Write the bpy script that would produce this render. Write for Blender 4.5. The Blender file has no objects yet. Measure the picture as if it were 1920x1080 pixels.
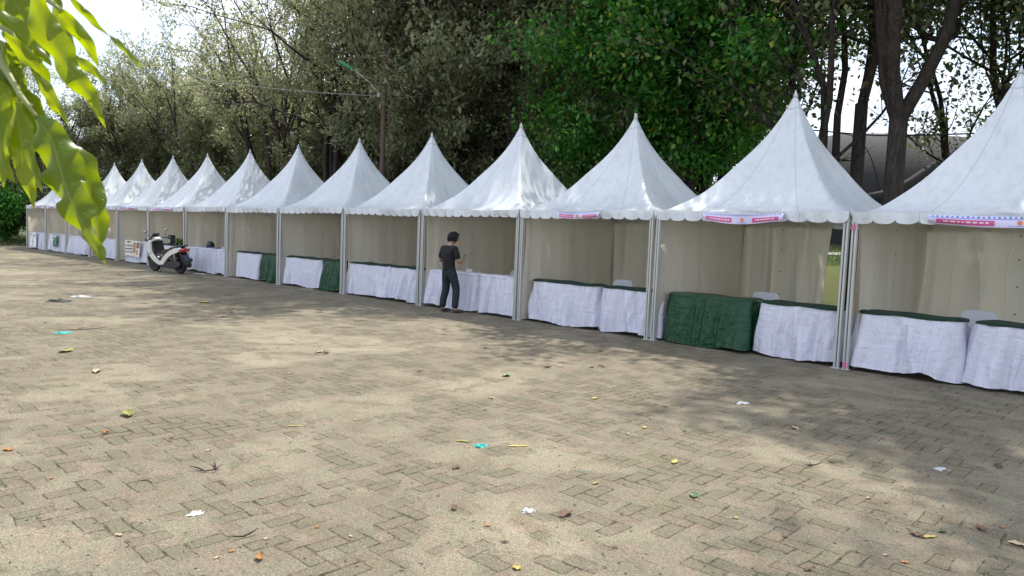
import bpy, math, random
import numpy as np
from mathutils import Vector, Matrix

sc = bpy.context.scene
C = sc.collection

# ------------------------------------------------------------------ camera
F, PITCH, ROLL, H = 1389.8, 0.0727, 0.0397, 1.6306
fw = Vector((0, math.cos(PITCH), -math.sin(PITCH)))
up0 = Vector((0, math.sin(PITCH), math.cos(PITCH)))
rt0 = Vector((1, 0, 0))
cr, sr = math.cos(ROLL), math.sin(ROLL)
rt = cr*rt0 + sr*up0
up = cr*up0 - sr*rt0
cd = bpy.data.cameras.new('camera'); cam = bpy.data.objects.new('camera', cd); C.objects.link(cam)
M = Matrix.Identity(4)
for i in range(3):
    M[i][0], M[i][1], M[i][2] = rt[i], up[i], -fw[i]
M[0][3], M[1][3], M[2][3] = 0, 0, H
cam.matrix_world = M
cd.sensor_width = 36; cd.lens = F/1920*36
cd.clip_start = 0.05; cd.clip_end = 2000
cd.dof.use_dof = True; cd.dof.focus_distance = 12.0; cd.dof.aperture_fstop = 15
sc.camera = cam
CAM = Vector((0, 0, H))

def ray(px, py):
    return (rt*(px-960) + up*(540-py) + fw*F).normalized()
def G(px, py, z=0.0):
    r = ray(px, py); t = (z-H)/r.z
    return CAM + r*t
def AT(px, py, depth):
    r = ray(px, py); return CAM + r*(depth/r.dot(fw))

# ------------------------------------------------------------------ light
SUN_EL, SUN_AZ = math.radians(60), math.radians(22)      # azimuth from +Y towards +X
w = bpy.data.worlds.new('World'); sc.world = w; w.use_nodes = True
nt = w.node_tree; nt.nodes.clear()
wo = nt.nodes.new('ShaderNodeOutputWorld'); bg = nt.nodes.new('ShaderNodeBackground')
sky = nt.nodes.new('ShaderNodeTexSky'); sky.sky_type = 'NISHITA'; sky.sun_disc = False
sky.sun_elevation = SUN_EL; sky.sun_rotation = SUN_AZ; sky.air_density = 1.2; sky.dust_density = 1.5
tc = nt.nodes.new('ShaderNodeTexCoord'); mp = nt.nodes.new('ShaderNodeMapping'); mp.inputs['Scale'].default_value = (1, 1, 2.2)
mp.inputs['Location'].default_value = (.3, .1, 0)
nz = nt.nodes.new('ShaderNodeTexNoise'); nz.inputs['Scale'].default_value = 3.2; nz.inputs['Detail'].default_value = 8; nz.inputs['Roughness'].default_value = .58
cr1 = nt.nodes.new('ShaderNodeValToRGB'); cr1.color_ramp.elements[0].position = .36; cr1.color_ramp.elements[1].position = .56
mx = nt.nodes.new('ShaderNodeMix'); mx.data_type = 'RGBA'
nz2 = nt.nodes.new('ShaderNodeTexNoise'); nz2.inputs['Scale'].default_value = 7; nz2.inputs['Detail'].default_value = 6
cr2 = nt.nodes.new('ShaderNodeValToRGB'); cr2.color_ramp.elements[0].position = .3; cr2.color_ramp.elements[1].position = .65
cr2.color_ramp.elements[0].color = (4.0, 4.8, 6.3, 1); cr2.color_ramp.elements[1].color = (7.9, 8.1, 8.6, 1)
nt.links.new(tc.outputs['Generated'], mp.inputs['Vector'])
nt.links.new(mp.outputs[0], nz.inputs['Vector']); nt.links.new(mp.outputs[0], nz2.inputs['Vector'])
nt.links.new(nz.outputs[0], cr1.inputs[0]); nt.links.new(nz2.outputs[0], cr2.inputs[0])
nt.links.new(cr1.outputs[0], mx.inputs[0]); nt.links.new(sky.outputs[0], mx.inputs[6]); nt.links.new(cr2.outputs[0], mx.inputs[7])
nt.links.new(mx.outputs[2], bg.inputs[0]); bg.inputs[1].default_value = 0.15
nt.links.new(bg.outputs[0], wo.inputs[0])

sd = bpy.data.lights.new('sun', 'SUN'); sd.energy = 4.2; sd.angle = math.radians(0.6); sd.color = (1, .955, .87)
so = bpy.data.objects.new('sun', sd); C.objects.link(so)
sdir = Vector((math.cos(SUN_EL)*math.sin(SUN_AZ), math.cos(SUN_EL)*math.cos(SUN_AZ), math.sin(SUN_EL)))
so.rotation_euler = sdir.to_track_quat('Z', 'Y').to_euler(); so.location = (0, 0, 30)
sc.view_settings.view_transform = 'Standard'; sc.view_settings.look = 'None'
sc.view_settings.exposure = 0.57; sc.view_settings.gamma = 1
try:
    sc.cycles.max_bounces = 8; sc.cycles.transmission_bounces = 6; sc.cycles.diffuse_bounces = 4
    sc.cycles.sample_clamp_indirect = 6
except Exception: pass

# ------------------------------------------------------------------ helpers
def tag(o, label=None, cat=None, group=None, kind=None):
    if label: o['label'] = label
    if cat: o['category'] = cat
    if group: o['group'] = group
    if kind: o['kind'] = kind
    return o
def empty(name, loc=(0, 0, 0), rz=0, label=None, cat=None, group=None):
    o = bpy.data.objects.new(name, None); C.objects.link(o); o.location = loc; o.rotation_euler = (0, 0, rz)
    o.empty_display_size = .1
    return tag(o, label, cat, group)

class MB:
    def __init__(s): s.v = []; s.f = []; s.uv = None; s.mi = []
    def add(s, vs, fs, mi=0):
        b = len(s.v); s.v += [tuple(v) for v in vs]; s.f += [tuple(b+i for i in f) for f in fs]; s.mi += [mi]*len(fs)
    def box(s, a, b, mi=0, mat=None, bevel=0):
        x0, y0, z0 = a; x1, y1, z1 = b
        if bevel:
            # octagonal prism about z, chamfered corners and chamfered caps
            e = bevel; ring = [(x0+e, y0), (x1-e, y0), (x1, y0+e), (x1, y1-e), (x1-e, y1), (x0+e, y1), (x0, y1-e), (x0, y0+e)]
            cx, cy = (x0+x1)/2, (y0+y1)/2
            kx = 1-2*e/max(x1-x0, 1e-6); ky = 1-2*e/max(y1-y0, 1e-6)
            ins = [(cx+(x-cx)*kx, cy+(y-cy)*ky) for x, y in ring]
            vs = [(x, y, z0) for x, y in ins]+[(x, y, z0+e) for x, y in ring]+[(x, y, z1-e) for x, y in ring]+[(x, y, z1) for x, y in ins]
            fs = [tuple(reversed(range(8))), tuple(range(24, 32))]
            for k in range(3):
                for i in range(8): fs.append((k*8+i, k*8+(i+1) % 8, (k+1)*8+(i+1) % 8, (k+1)*8+i))
        else:
            vs = [(x0, y0, z0), (x1, y0, z0), (x1, y1, z0), (x0, y1, z0), (x0, y0, z1), (x1, y0, z1), (x1, y1, z1), (x0, y1, z1)]
            fs = [(3, 2, 1, 0), (4, 5, 6, 7), (0, 1, 5, 4), (1, 2, 6, 5), (2, 3, 7, 6), (3, 0, 4, 7)]
        if mat is not None: vs = [tuple(mat @ Vector(v)) for v in vs]
        s.add(vs, fs, mi)
    def tube(s, pts, r, n=8, mi=0, cap=True, sx=1.0):
        pts = [Vector(p) for p in pts]; rs = r if hasattr(r, '__len__') else [r]*len(pts)
        vs = []; prev = None
        for i, p in enumerate(pts):
            t = (pts[min(i+1, len(pts)-1)]-pts[max(i-1, 0)]).normalized()
            if prev is None:
                a = Vector((0, 0, 1)) if abs(t.z) < .9 else Vector((1, 0, 0)); u = t.cross(a).normalized()
            else:
                u = (prev - t*prev.dot(t)).normalized()
            prev = u; v = t.cross(u)
            for k in range(n):
                an = 2*math.pi*k/n; vs.append(p+u*math.cos(an)*rs[i]*sx+v*math.sin(an)*rs[i])
        fs = []
        for i in range(len(pts)-1):
            for k in range(n): fs.append((i*n+k, i*n+(k+1) % n, (i+1)*n+(k+1) % n, (i+1)*n+k))
        if cap: fs += [tuple(reversed(range(n))), tuple(range((len(pts)-1)*n, len(pts)*n))]
        s.add(vs, fs, mi)
    def lathe(s, prof, n=20, mi=0, mat=None):     # prof (r,z) about z
        vs = []
        for r, z in prof:
            for k in range(n):
                a = 2*math.pi*k/n; v = Vector((r*math.cos(a), r*math.sin(a), z)); vs.append(mat @ v if mat is not None else v)
        fs = []
        for i in range(len(prof)-1):
            for k in range(n): fs.append((i*n+k, i*n+(k+1) % n, (i+1)*n+(k+1) % n, (i+1)*n+k))
        fs += [tuple(reversed(range(n))), tuple(range((len(prof)-1)*n, len(prof)*n))]
        s.add(vs, fs, mi)
    def grid(s, fn, nu, nv, mi=0, uvs=False):
        b = len(s.v)
        for j in range(nv+1):
            for i in range(nu+1): s.v.append(tuple(fn(i/nu, j/nv)))
        for j in range(nv):
            for i in range(nu):
                a = b+j*(nu+1)+i; s.f.append((a, a+1, a+nu+2, a+nu+1)); s.mi.append(mi)
    def build(s, name, mats, parent=None, smooth=False, uvf=None, autosm=None):
        me = bpy.data.meshes.new(name); me.from_pydata([tuple(v) for v in s.v], [], s.f); me.update()
        mats = mats if isinstance(mats, (list, tuple)) else [mats]
        for m in mats: me.materials.append(m)
        if any(s.mi): me.polygons.foreach_set('material_index', s.mi)
        if smooth: me.polygons.foreach_set('use_smooth', [True]*len(me.polygons))
        if autosm is not None: me.set_sharp_from_angle(angle=math.radians(autosm))
        if uvf is not None:
            ul = me.uv_layers.new(name='UVMap'); vi = np.zeros(len(me.loops), dtype=np.int32); me.loops.foreach_get('vertex_index', vi)
            ul.data.foreach_set('uv', np.asarray(uvf, dtype=np.float32)[vi].ravel())
        o = bpy.data.objects.new(name, me); C.objects.link(o)
        if parent: o.parent = parent
        return o

def prism(mb, poly, y0, y1, bev=0.0, mi=0, taper=None):
    """side-profile polygon (x,z), extruded y0..y1 with inset bevel rings"""
    n = len(poly); cx = sum(p[0] for p in poly)/n; cz = sum(p[1] for p in poly)/n
    def inset(p, e):
        d = math.hypot(p[0]-cx, p[1]-cz); k = max(0, 1-e/max(d, 1e-6)); return (cx+(p[0]-cx)*k, cz+(p[1]-cz)*k)
    rows = [(y0, bev), (y0+bev*.6, bev*.25), (y0+bev*1.4, 0), (y1-bev*1.4, 0), (y1-bev*.6, bev*.25), (y1, bev)] if bev else [(y0, 0), (y1, 0)]
    vs = []
    for y, e in rows:
        for p in poly:
            q = inset(p, e); vs.append((q[0], y, q[1]))
    fs = [tuple(range(n)), tuple(reversed(range((len(rows)-1)*n, len(rows)*n)))]
    for r in range(len(rows)-1):
        for i in range(n): fs.append((r*n+(i+1) % n, r*n+i, (r+1)*n+i, (r+1)*n+(i+1) % n))
    mb.add(vs, fs, mi)

# ---- material helper
class NM:
    def __init__(s, name):
        s.m = bpy.data.materials.new(name); s.m.use_nodes = True; s.t = s.m.node_tree; s.t.nodes.clear()
        s.out = s.t.nodes.new('ShaderNodeOutputMaterial')
    def n(s, ty, **kw):
        x = s.t.nodes.new(ty)
        for k, v in kw.items(): setattr(x, k, v)
        return x
    def L(s, a, b): s.t.links.new(a, b)
    def val(s, x, sock):
        if hasattr(x, 'links') or isinstance(x, bpy.types.NodeSocket): s.L(x, sock)
        else: sock.default_value = x
    def math(s, op, a, b=None, c=None, clamp=False):
        x = s.n('ShaderNodeMath', operation=op); x.use_clamp = clamp; s.val(a, x.inputs[0])
        if b is not None: s.val(b, x.inputs[1])
        if c is not None: s.val(c, x.inputs[2])
        return x.outputs[0]
    def mix(s, f, a, b, bt='MIX'):
        x = s.n('ShaderNodeMix'); x.data_type = 'RGBA'; x.blend_type = bt; s.val(f, x.inputs[0])
        for v, i in ((a, 6), (b, 7)):
            if isinstance(v, tuple): x.inputs[i].default_value = v if len(v) == 4 else v+(1,)
            else: s.L(v, x.inputs[i])
        return x.outputs[2]
    def noise(s, vec, scale, detail=4, rough=.5, dist=0, out=0):
        x = s.n('ShaderNodeTexNoise'); x.inputs['Scale'].default_value = scale; x.inputs['Detail'].default_value = detail
        x.inputs['Roughness'].default_value = rough; x.inputs['Distortion'].default_value = dist
        if vec is not None: s.L(vec, x.inputs['Vector'])
        return x.outputs[out]
    def ramp(s, f, stops):
        x = s.n('ShaderNodeValToRGB'); el = x.color_ramp.elements
        while len(el) < len(stops): el.new(.5)
        for e, (p, c) in zip(el, stops):
            e.position = p; e.color = (c, c, c, 1) if not isinstance(c, tuple) else (c if len(c) == 4 else c+(1,))
        s.L(f, x.inputs[0]); return x.outputs[0]
    def obj(s, scale=(1, 1, 1), rot=(0, 0, 0), kind='Object'):
        t = s.n('ShaderNodeTexCoord'); m = s.n('ShaderNodeMapping'); m.inputs['Scale'].default_value = scale; m.inputs['Rotation'].default_value = rot
        s.L(t.outputs[kind], m.inputs['Vector']); return m.outputs[0]
    def bump(s, h, st=.3, d=.01, nrm=None):
        x = s.n('ShaderNodeBump'); x.inputs['Strength'].default_value = st; x.inputs['Distance'].default_value = d; s.L(h, x.inputs['Height'])
        if nrm is not None: s.L(nrm, x.inputs['Normal'])
        return x.outputs[0]
    def bsdf(s, col, rough=.5, metal=0, spec=.5, bump=None, coat=0):
        x = s.n('ShaderNodeBsdfPrincipled')
        if isinstance(col, tuple): x.inputs['Base Color'].default_value = col if len(col) == 4 else col+(1,)
        else: s.L(col, x.inputs['Base Color'])
        s.val(rough, x.inputs['Roughness']); x.inputs['Metallic'].default_value = metal; x.inputs['Specular IOR Level'].default_value = spec
        x.inputs['Coat Weight'].default_value = coat
        if bump is not None: s.L(bump, x.inputs['Normal'])
        return x
    def fin(s, sh): s.L(sh if isinstance(sh, bpy.types.NodeSocket) else sh.outputs[0], s.out.inputs[0]); return s.m
    def transl(s, b, col, fac, bump=None):
        t = s.n('ShaderNodeBsdfTranslucent')
        if isinstance(col, tuple): t.inputs[0].default_value = col if len(col) == 4 else col+(1,)
        else: s.L(col, t.inputs[0])
        if bump is not None: s.L(bump, t.inputs['Normal'])
        m = s.n('ShaderNodeMixShader'); s.val(fac, m.inputs[0]); s.L(b.outputs[0], m.inputs[1]); s.L(t.outputs[0], m.inputs[2]); return m.outputs[0]

def plain(name, col, rough=.5, metal=0, spec=.5, var=.12, sc_=8, bumpst=0, coat=0):
    k = NM(name); v = k.obj()
    nn = k.noise(v, sc_, 5, .6)
    c = k.mix(nn, tuple(x*(1-var) for x in col), tuple(min(1, x*(1+var)) for x in col))
    b = k.bump(k.noise(v, sc_*6, 3), bumpst, .004) if bumpst else None
    return k.fin(k.bsdf(c, rough, metal, spec, b, coat))

# ---- materials
def mat_roof():
    k = NM('pvc_roof'); v = k.obj(); uv = k.n('ShaderNodeUVMap').outputs[0]
    sx = k.n('ShaderNodeSeparateXYZ'); k.L(uv, sx.inputs[0])
    oi = k.n('ShaderNodeObjectInfo')
    u3 = k.math('FRACT', k.math('MULTIPLY', sx.outputs[0], 2.0))
    seam = k.math('LESS_THAN', k.math('MULTIPLY', k.math('ABSOLUTE', k.math('SUBTRACT', u3, .55)), sx.outputs[1]), .0042)
    cap = k.math('LESS_THAN', k.math('ABSOLUTE', k.math('SUBTRACT', sx.outputs[1], .075)), .004)
    hem = k.math('GREATER_THAN', sx.outputs[1], .985)
    line = k.math('MAXIMUM', seam, cap)
    off = k.n('ShaderNodeVectorMath', operation='ADD'); k.L(v, off.inputs[0])
    cb = k.n('ShaderNodeCombineXYZ'); k.L(k.math('MULTIPLY', oi.outputs['Random'], 40), cb.inputs[0]); k.L(cb.outputs[0], off.inputs[1]); v2 = off.outputs[0]
    dirt = k.noise(v2, 1.3, 6, .6)
    st = k.n('ShaderNodeMapping'); st.inputs['Scale'].default_value = (6, 6, .9); k.L(v2, st.inputs['Vector'])
    streak = k.noise(st.outputs[0], 1.6, 5, .6)
    c = k.mix(k.ramp(dirt, [(.35, 0.0), (.75, 1.0)]), (.83, .865, .895), (.75, .785, .815))
    c = k.mix(k.ramp(streak, [(.48, 0.0), (.72, .6)]), c, (.60, .63, .63))
    c = k.mix(k.math('MULTIPLY', line, .6), c, (.42, .46, .48))
    spk = k.ramp(k.noise(v2, 30, 2), [(.77, 0.0), (.79, .6)])
    c = k.mix(spk, c, (.35, .33, .28))
    # wrinkles: fine crumple stronger low on the roof
    w1 = k.noise(v2, 5, 6, .62, 1.2); w2 = k.noise(v2, 14, 4, .6, .8)
    low = k.ramp(sx.outputs[1], [(.15, .12), (.95, 1.0)])
    hgt = k.math('ADD', k.math('MULTIPLY', w1, .6), k.math('MULTIPLY', w2, .25))
    hgt = k.math('ADD', k.math('MULTIPLY', hgt, low), k.math('MULTIPLY', line, -.06))
    hgt = k.math('ADD', hgt, k.math('MULTIPLY', k.math('MULTIPLY', k.math('ABSOLUTE', k.math('SUBTRACT', k.noise(v2, 9, 4, .6, 2.0), .5)), low), .5))
    b = k.bump(hgt, .55, .05)
    p = k.bsdf(c, .24, 0, .6, b)
    return k.fin(k.transl(p, (.78, .81, .84), .22, b))
def mat_wall():
    k = NM('pvc_wall'); v = k.obj()
    st = k.n('ShaderNodeMapping'); st.inputs['Scale'].default_value = (2.2, 2.2, .5); k.L(v, st.inputs['Vector'])
    d = k.noise(st.outputs[0], 2.0, 6, .6)
    c = k.mix(k.ramp(d, [(.3, 0.0), (.75, 1.0)]), (.80, .77, .70), (.66, .63, .56))
    sp = k.ramp(k.noise(v, 22, 3), [(.7, 0.0), (.76, .5)])
    c = k.mix(sp, c, (.30, .29, .25))
    sx = k.n('ShaderNodeSeparateXYZ'); k.L(v, sx.inputs[0]); oi = k.n('ShaderNodeObjectInfo'); wob = k.math('ADD', k.math('MULTIPLY', k.noise(v, .9, 2), .28), oi.outputs['Random'])
    q = k.math('FRACT', k.math('DIVIDE', k.math('ADD', sx.outputs[0], wob), .355))
    c = k.mix(k.math('MULTIPLY', k.math('LESS_THAN', q, .035), .5), c, (.30, .29, .26))
    c = k.mix(k.math('MULTIPLY', k.math('COMPARE', q, .075, .035), .6), c, (.86, .85, .82))
    b = k.bump(k.noise(v, 5, 6, .6, 1.4), .35, .04)
    p = k.bsdf(c, .45, 0, .35, b)
    return k.fin(k.transl(p, (.88, .77, .58), .60, b))
def mat_cloth(name, col, rough=.5, tr=.08, bs=.85, sheen=.0):
    k = NM(name); v = k.obj(); oi = k.n('ShaderNodeObjectInfo')
    cb = k.n('ShaderNodeCombineXYZ'); k.L(k.math('MULTIPLY', oi.outputs['Random'], 30), cb.inputs[0])
    off = k.n('ShaderNodeVectorMath', operation='ADD'); k.L(v, off.inputs[0]); k.L(cb.outputs[0], off.inputs[1]); v = off.outputs[0]
    st = k.n('ShaderNodeMapping'); st.inputs['Scale'].default_value = (1, 1, 1.0); st.inputs['Rotation'].default_value = (.5, .4, .3); k.L(v, st.inputs['Vector'])
    def ridge(sc_, det, dist):
        a = k.noise(st.outputs[0], sc_, det, .55, dist)
        return k.math('SUBTRACT', 1.0, k.math('MULTIPLY', k.math('ABSOLUTE', k.math('SUBTRACT', a, .5)), 5.0), clamp=True)
    s2 = k.n('ShaderNodeMapping'); s2.inputs['Scale'].default_value = (.55, .55, 2.2); s2.inputs['Rotation'].default_value = (.25, .35, 0); k.L(v, s2.inputs['Vector'])
    s3 = k.n('ShaderNodeMapping'); s3.inputs['Scale'].default_value = (1.5, 1.5, .5); s3.inputs['Rotation'].default_value = (-.5, .3, 0); k.L(v, s3.inputs['Vector'])
    h = k.math('ADD', k.math('MULTIPLY', k.noise(s2.outputs[0], 5, 5, .6, 1.2), .6), k.math('MULTIPLY', k.noise(s3.outputs[0], 4, 4, .6, .8), 1.9))
    h = k.math('ADD', h, k.math('MULTIPLY', ridge(5, 2, 1.5), .14))
    c = k.mix(k.noise(v, 2.5, 5), tuple(x*.9 for x in col), col)
    spot = k.ramp(k.noise(v, 9, 3), [(.73, 0.0), (.78, .35)])
    c = k.mix(spot, c, tuple(x*.45 for x in col))
    b = k.bump(h, bs, .03)
    return k.fin(k.transl(k.bsdf(c, rough, 0, .4, b), col, tr, b))
def mat_leaf(name, stops, tcol, tr=.35, rough=.42, spec=.5):
    k = NM(name); g = k.n('ShaderNodeNewGeometry')
    c = k.ramp(g.outputs['Random Per Island'], stops)
    p = k.bsdf(c, rough, 0, spec)
    t = k.mix(.55, c, tcol)
    return k.fin(k.transl(p, t, tr))
def mat_bark(name, c1, c2):
    k = NM(name); v = k.obj(scale=(6, 6, 1.4)); n1 = k.noise(v, 3, 6, .65, .6)
    c = k.mix(k.ramp(n1, [(.35, 0.0), (.7, 1.0)]), c1, c2)
    return k.fin(k.bsdf(c, .9, 0, .2, k.bump(n1, .9, .03)))

m_roof = mat_roof(); m_wall = mat_wall()
m_white = mat_cloth('white_satin', (.74, .74, .85), .42)
m_greencl = mat_cloth('green_sheet', (.005, .058, .022), .26, .05, .8)
m_turf = plain('green_turf', (.005, .027, .014), .9, var=.35, sc_=30, bumpst=.6)
m_whitetop = mat_cloth('white_top', (.72, .72, .8), .5)
m_alu = plain('aluminium_post', (.52, .53, .51), .42, .35, .5, .1, 5)
m_groove = plain('groove_dark', (.10, .10, .10), .6)
m_eyelet = plain('eyelet_dark', (.05, .045, .04), .5)
m_plast = plain('chair_plastic', (.46, .47, .50), .35)
m_bark = mat_bark('bark_dark', (.028, .022, .019), (.085, .07, .058))
m_barkp = mat_bark('bark_pale', (.07, .06, .05), (.19, .165, .14))
OL = [(0, (.10, .14, .07)), (.3, (.18, .215, .115)), (.6, (.265, .29, .165)), (.85, (.36, .365, .23)), (1, (.45, .41, .27))]
m_olive = mat_leaf('leaf_olive', OL, (.50, .50, .22), .46, .38, .8)
GR = [(0, (.02, .10, .022)), (.4, (.045, .18, .028)), (.8, (.085, .27, .035)), (.94, (.18, .38, .05)), (1, (.42, .42, .05))]
m_green = mat_leaf('leaf_green', GR, (.12, .42, .04), .42, .36)
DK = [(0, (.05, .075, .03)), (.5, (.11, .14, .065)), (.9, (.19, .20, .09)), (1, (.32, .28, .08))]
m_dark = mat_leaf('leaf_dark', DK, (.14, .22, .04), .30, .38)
m_fern = mat_leaf('leaf_bright', [(0, (.05, .12, .02)), (.6, (.12, .22, .03)), (1, (.28, .30, .04))], (.30, .42, .04), .42)

# ------------------------------------------------------------------ the row frame
TH = .7697; CV = -.0009
J0 = Vector((4.4415, 9.8463, 0))
DIR = Vector((-math.cos(TH-.012), math.sin(TH-.012), 0)); NRM = Vector((math.sin(TH-.012), math.cos(TH-.012), 0))
def P(s, m, z=0): return J0 + DIR*s + NRM*m + Vector((0, 0, z))

# ------------------------------------------------------------------ ground, paving, pond
def smooth(a, b, x):
    t = min(1, max(0, (x-a)/(b-a))); return t*t*(3-2*t)
def terrain(x, y):
    # pond basin far behind the tents on the right, bank beyond it
    q = Vector((x, y, 0))-J0; s = q.dot(DIR); m = q.dot(NRM)
    yy = y
    inside = smooth(21, 24, yy)*(1-smooth(66, 71, yy))*smooth(-6.0, 0.0, x+.0*yy)*(1-smooth(90, 100, x))
    z = -1.4*inside
    z += 1.7*smooth(70, 80, yy)*smooth(-12, 0, x)
    return z
def mat_soil():
    k = NM('soil_and_grass'); v = k.obj(); n1 = k.noise(v, .6, 6, .6); n2 = k.noise(v, 9, 5, .7)
    c = k.mix(n2, (.05, .045, .03), (.10, .085, .055)); c = k.mix(k.ramp(n1, [(.42, 0.0), (.56, 1.0)]), c, (.06, .11, .025))
    return k.fin(k.bsdf(c, .95, 0, .2, k.bump(n2, .8, .05)))
gb = MB(); NX, NY = 150, 130
xs = np.concatenate([np.linspace(-320, -60, 20), np.linspace(-58, 110, 85), np.linspace(115, 330, 18)])
ys = np.concatenate([np.linspace(-40, 18, 12), np.linspace(20, 95, 60), np.linspace(100, 420, 20)])
for y in ys:
    for x in xs: gb.v.append((x, y, terrain(x, y)-.012))
nx = len(xs)
for j in range(len(ys)-1):
    for i in range(nx-1):
        a = j*nx+i; gb.f.append((a, a+1, a+nx+1, a+nx)); gb.mi.append(0)
tag(gb.build('ground', mat_soil(), smooth=True), kind='structure')

def mat_paving():
    k = NM('herringbone_pavers'); v = k.obj(rot=(0, 0, 0)); 
    warp = k.n('ShaderNodeVectorMath', operation='ADD'); k.L(v, warp.inputs[0])
    wn = k.n('ShaderNodeTexNoise'); wn.inputs['Scale'].default_value = 2.5; wn.inputs['Detail'].default_value = 2; k.L(v, wn.inputs['Vector'])
    ws = k.n('ShaderNodeVectorMath', operation='SCALE'); k.L(wn.outputs[1], ws.inputs[0]); ws.inputs['Scale'].default_value = .06; k.L(ws.outputs[0], warp.inputs[1])
    sx = k.n('ShaderNodeSeparateXYZ'); k.L(warp.outputs[0], sx.inputs[0])
    W = .108
    X = k.math('DIVIDE', sx.outputs[0], W); Y = k.math('DIVIDE', sx.outputs[1], W)
    i = k.math('FLOOR', X); j = k.math('FLOOR', Y); fx = k.math('FRACT', X); fy = k.math('FRACT', Y)
    kk = k.math('FLOORED_MODULO', k.math('SUBTRACT', i, j), 4.0)
    hz = k.math('LESS_THAN', kk, 1.5); e1 = k.math('COMPARE', kk, 1.0, .1); e2 = k.math('COMPARE', kk, 2.0, .1)
    def sel(f, a, b): return k.math('ADD', k.math('MULTIPLY', f, a), k.math('MULTIPLY', k.math('SUBTRACT', 1.0, f), b))
    al = sel(hz, k.math('ADD', fx, e1), k.math('ADD', fy, e2)); ac = sel(hz, fy, fx)
    idx = k.math('SUBTRACT', i, e1); idy = k.math('SUBTRACT', j, e2)
    d = k.math('MINIMUM', k.math('MINIMUM', al, k.math('SUBTRACT', 2.0, al)), k.math('MINIMUM', ac, k.math('SUBTRACT', 1.0, ac)))
    cb = k.n('ShaderNodeCombineXYZ'); k.L(idx, cb.inputs[0]); k.L(idy, cb.inputs[1])
    wnz = k.n('ShaderNodeTexWhiteNoise'); wnz.noise_dimensions = '3D'; k.L(cb.outputs[0], wnz.inputs['Vector']); rid = wnz.outputs['Value']
    # joint wobble
    dw = k.math('ADD', d, k.math('MULTIPLY', k.math('SUBTRACT', k.noise(v, 40, 4, .7), .5), .26))
    joint = k.math('SUBTRACT', 1.0, k.ramp(k.math('SUBTRACT', dw, k.math('MULTIPLY', k.ramp(k.noise(v, 2.3, 4, .7), [(.5, 0.0), (.7, 1.0)]), .07)), [(.015, 0.0), (.075, 1.0)]))
    # sand that buries bricks
    big = k.noise(v, .55, 5, .62, .4); mid = k.noise(v, 3.1, 5, .65, .5); fine = k.noise(v, 38, 4, .7); grit = k.noise(v, 85, 4, .85)
    sand = k.math('ADD', k.math('ADD', k.math('MULTIPLY', big, 1.25), k.math('MULTIPLY', mid, .85)), k.math('MULTIPLY', fine, .5))
    sand = k.math('SUBTRACT', sand, k.math('MULTIPLY', rid, .46))
    sandm = k.ramp(sand, [(.90, 0.0), (1.06, .75), (1.22, 1.0)])
    jv = k.math('MULTIPLY', joint, k.math('SUBTRACT', 1.0, k.math('MULTIPLY', k.ramp(sand, [(.94, 0.0), (1.20, 1.0)]), .95)))
    jpart = k.math('MULTIPLY', jv, k.ramp(k.noise(v, 9, 5, .75), [(.40, .0), (.60, 1.0)]))
    brick = k.mix(rid, (.125, .113, .084), (.180, .163, .122))
    brick = k.mix(k.ramp(fine, [(.35, 0.0), (.7, .6)]), brick, (.135, .118, .09))
    brick = k.mix(k.ramp(k.noise(v, 1.4, 4), [(.45, 0.0), (.7, .5)]), brick, (.16, .145, .10))
    sc1 = k.mix(fine, (.160, .141, .108), (.238, .213, .169))
    sc1 = k.mix(k.ramp(big, [(.5, 0.0), (.66, 1.0)]), sc1, (.285, .256, .195))
    sc1 = k.mix(k.ramp(mid, [(.4, .55), (.52, 0.0)]), sc1, (.155, .127, .092))
    col = k.mix(sandm, brick, sc1)
    crumb = k.ramp(grit, [(.36, 1.0), (.45, 0.0)])
    col = k.mix(k.math('MULTIPLY', crumb, .75), col, (.075, .057, .04))
    lgt = k.ramp(grit, [(.55, 0.0), (.68, .7)])
    col = k.mix(lgt, col, (.36, .325, .26))
    deb = k.math('MULTIPLY', k.ramp(k.noise(v, 75, 3, .8), [(.56, 0.0), (.66, 1.0)]), k.ramp(k.noise(v, 1.7, 5, .7, .7), [(.50, 0.0), (.62, 1.0)]))
    col = k.mix(k.math('MULTIPLY', deb, .8), col, (.10, .07, .045))
    moss = k.ramp(k.noise(v, .35, 5, .7), [(.55, 0.0), (.72, .22)])
    col = k.mix(moss, col, (.16, .165, .08))
    col = k.mix(k.math('MULTIPLY', jpart, .92), col, (.030, .023, .018))
    g1 = k.ramp(k.noise(v, 95, 5, .9), [(.38, 0.0), (.62, 1.0)]); g2 = k.ramp(k.noise(v, 33, 4, .8), [(.36, 0.0), (.64, 1.0)])
    col = k.mix(1.0, col, k.mix(g1, (.52, .50, .47), (1.42, 1.40, 1.36)), 'MULTIPLY')
    col = k.mix(1.0, col, k.mix(g2, (.80, .82, .80), (1.20, 1.17, 1.14)), 'MULTIPLY')
    hue = k.ramp(k.noise(v, 5.5, 4, .7), [(.4, 0.0), (.6, 1.0)])
    col = k.mix(1.0, col, k.mix(hue, (.95, 1.0, .96), (1.07, 1.0, 1.0)), 'MULTIPLY')
    tilt = k.math('MULTIPLY', rid, .35)
    h = k.math('ADD', k.math('MULTIPLY', k.math('SUBTRACT', 1.0, jv), .7), k.math('ADD', k.math('MULTIPLY', fine, .45), k.math('MULTIPLY', grit, .25)))
    h = k.math('ADD', h, k.math('MULTIPLY', k.math('SUBTRACT', 1.0, sandm), tilt)); h = k.math('ADD', h, k.math('MULTIPLY', mid, .9))
    return k.fin(k.bsdf(col, .92, 0, .2, k.bump(h, .75, .018)))
pb = MB()
def pav(u, v):
    # sheet in row axes: local x along the row, local y across it; edge a little ragged
    return (-45+u*105, -60+v*64.3, 0)
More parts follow.
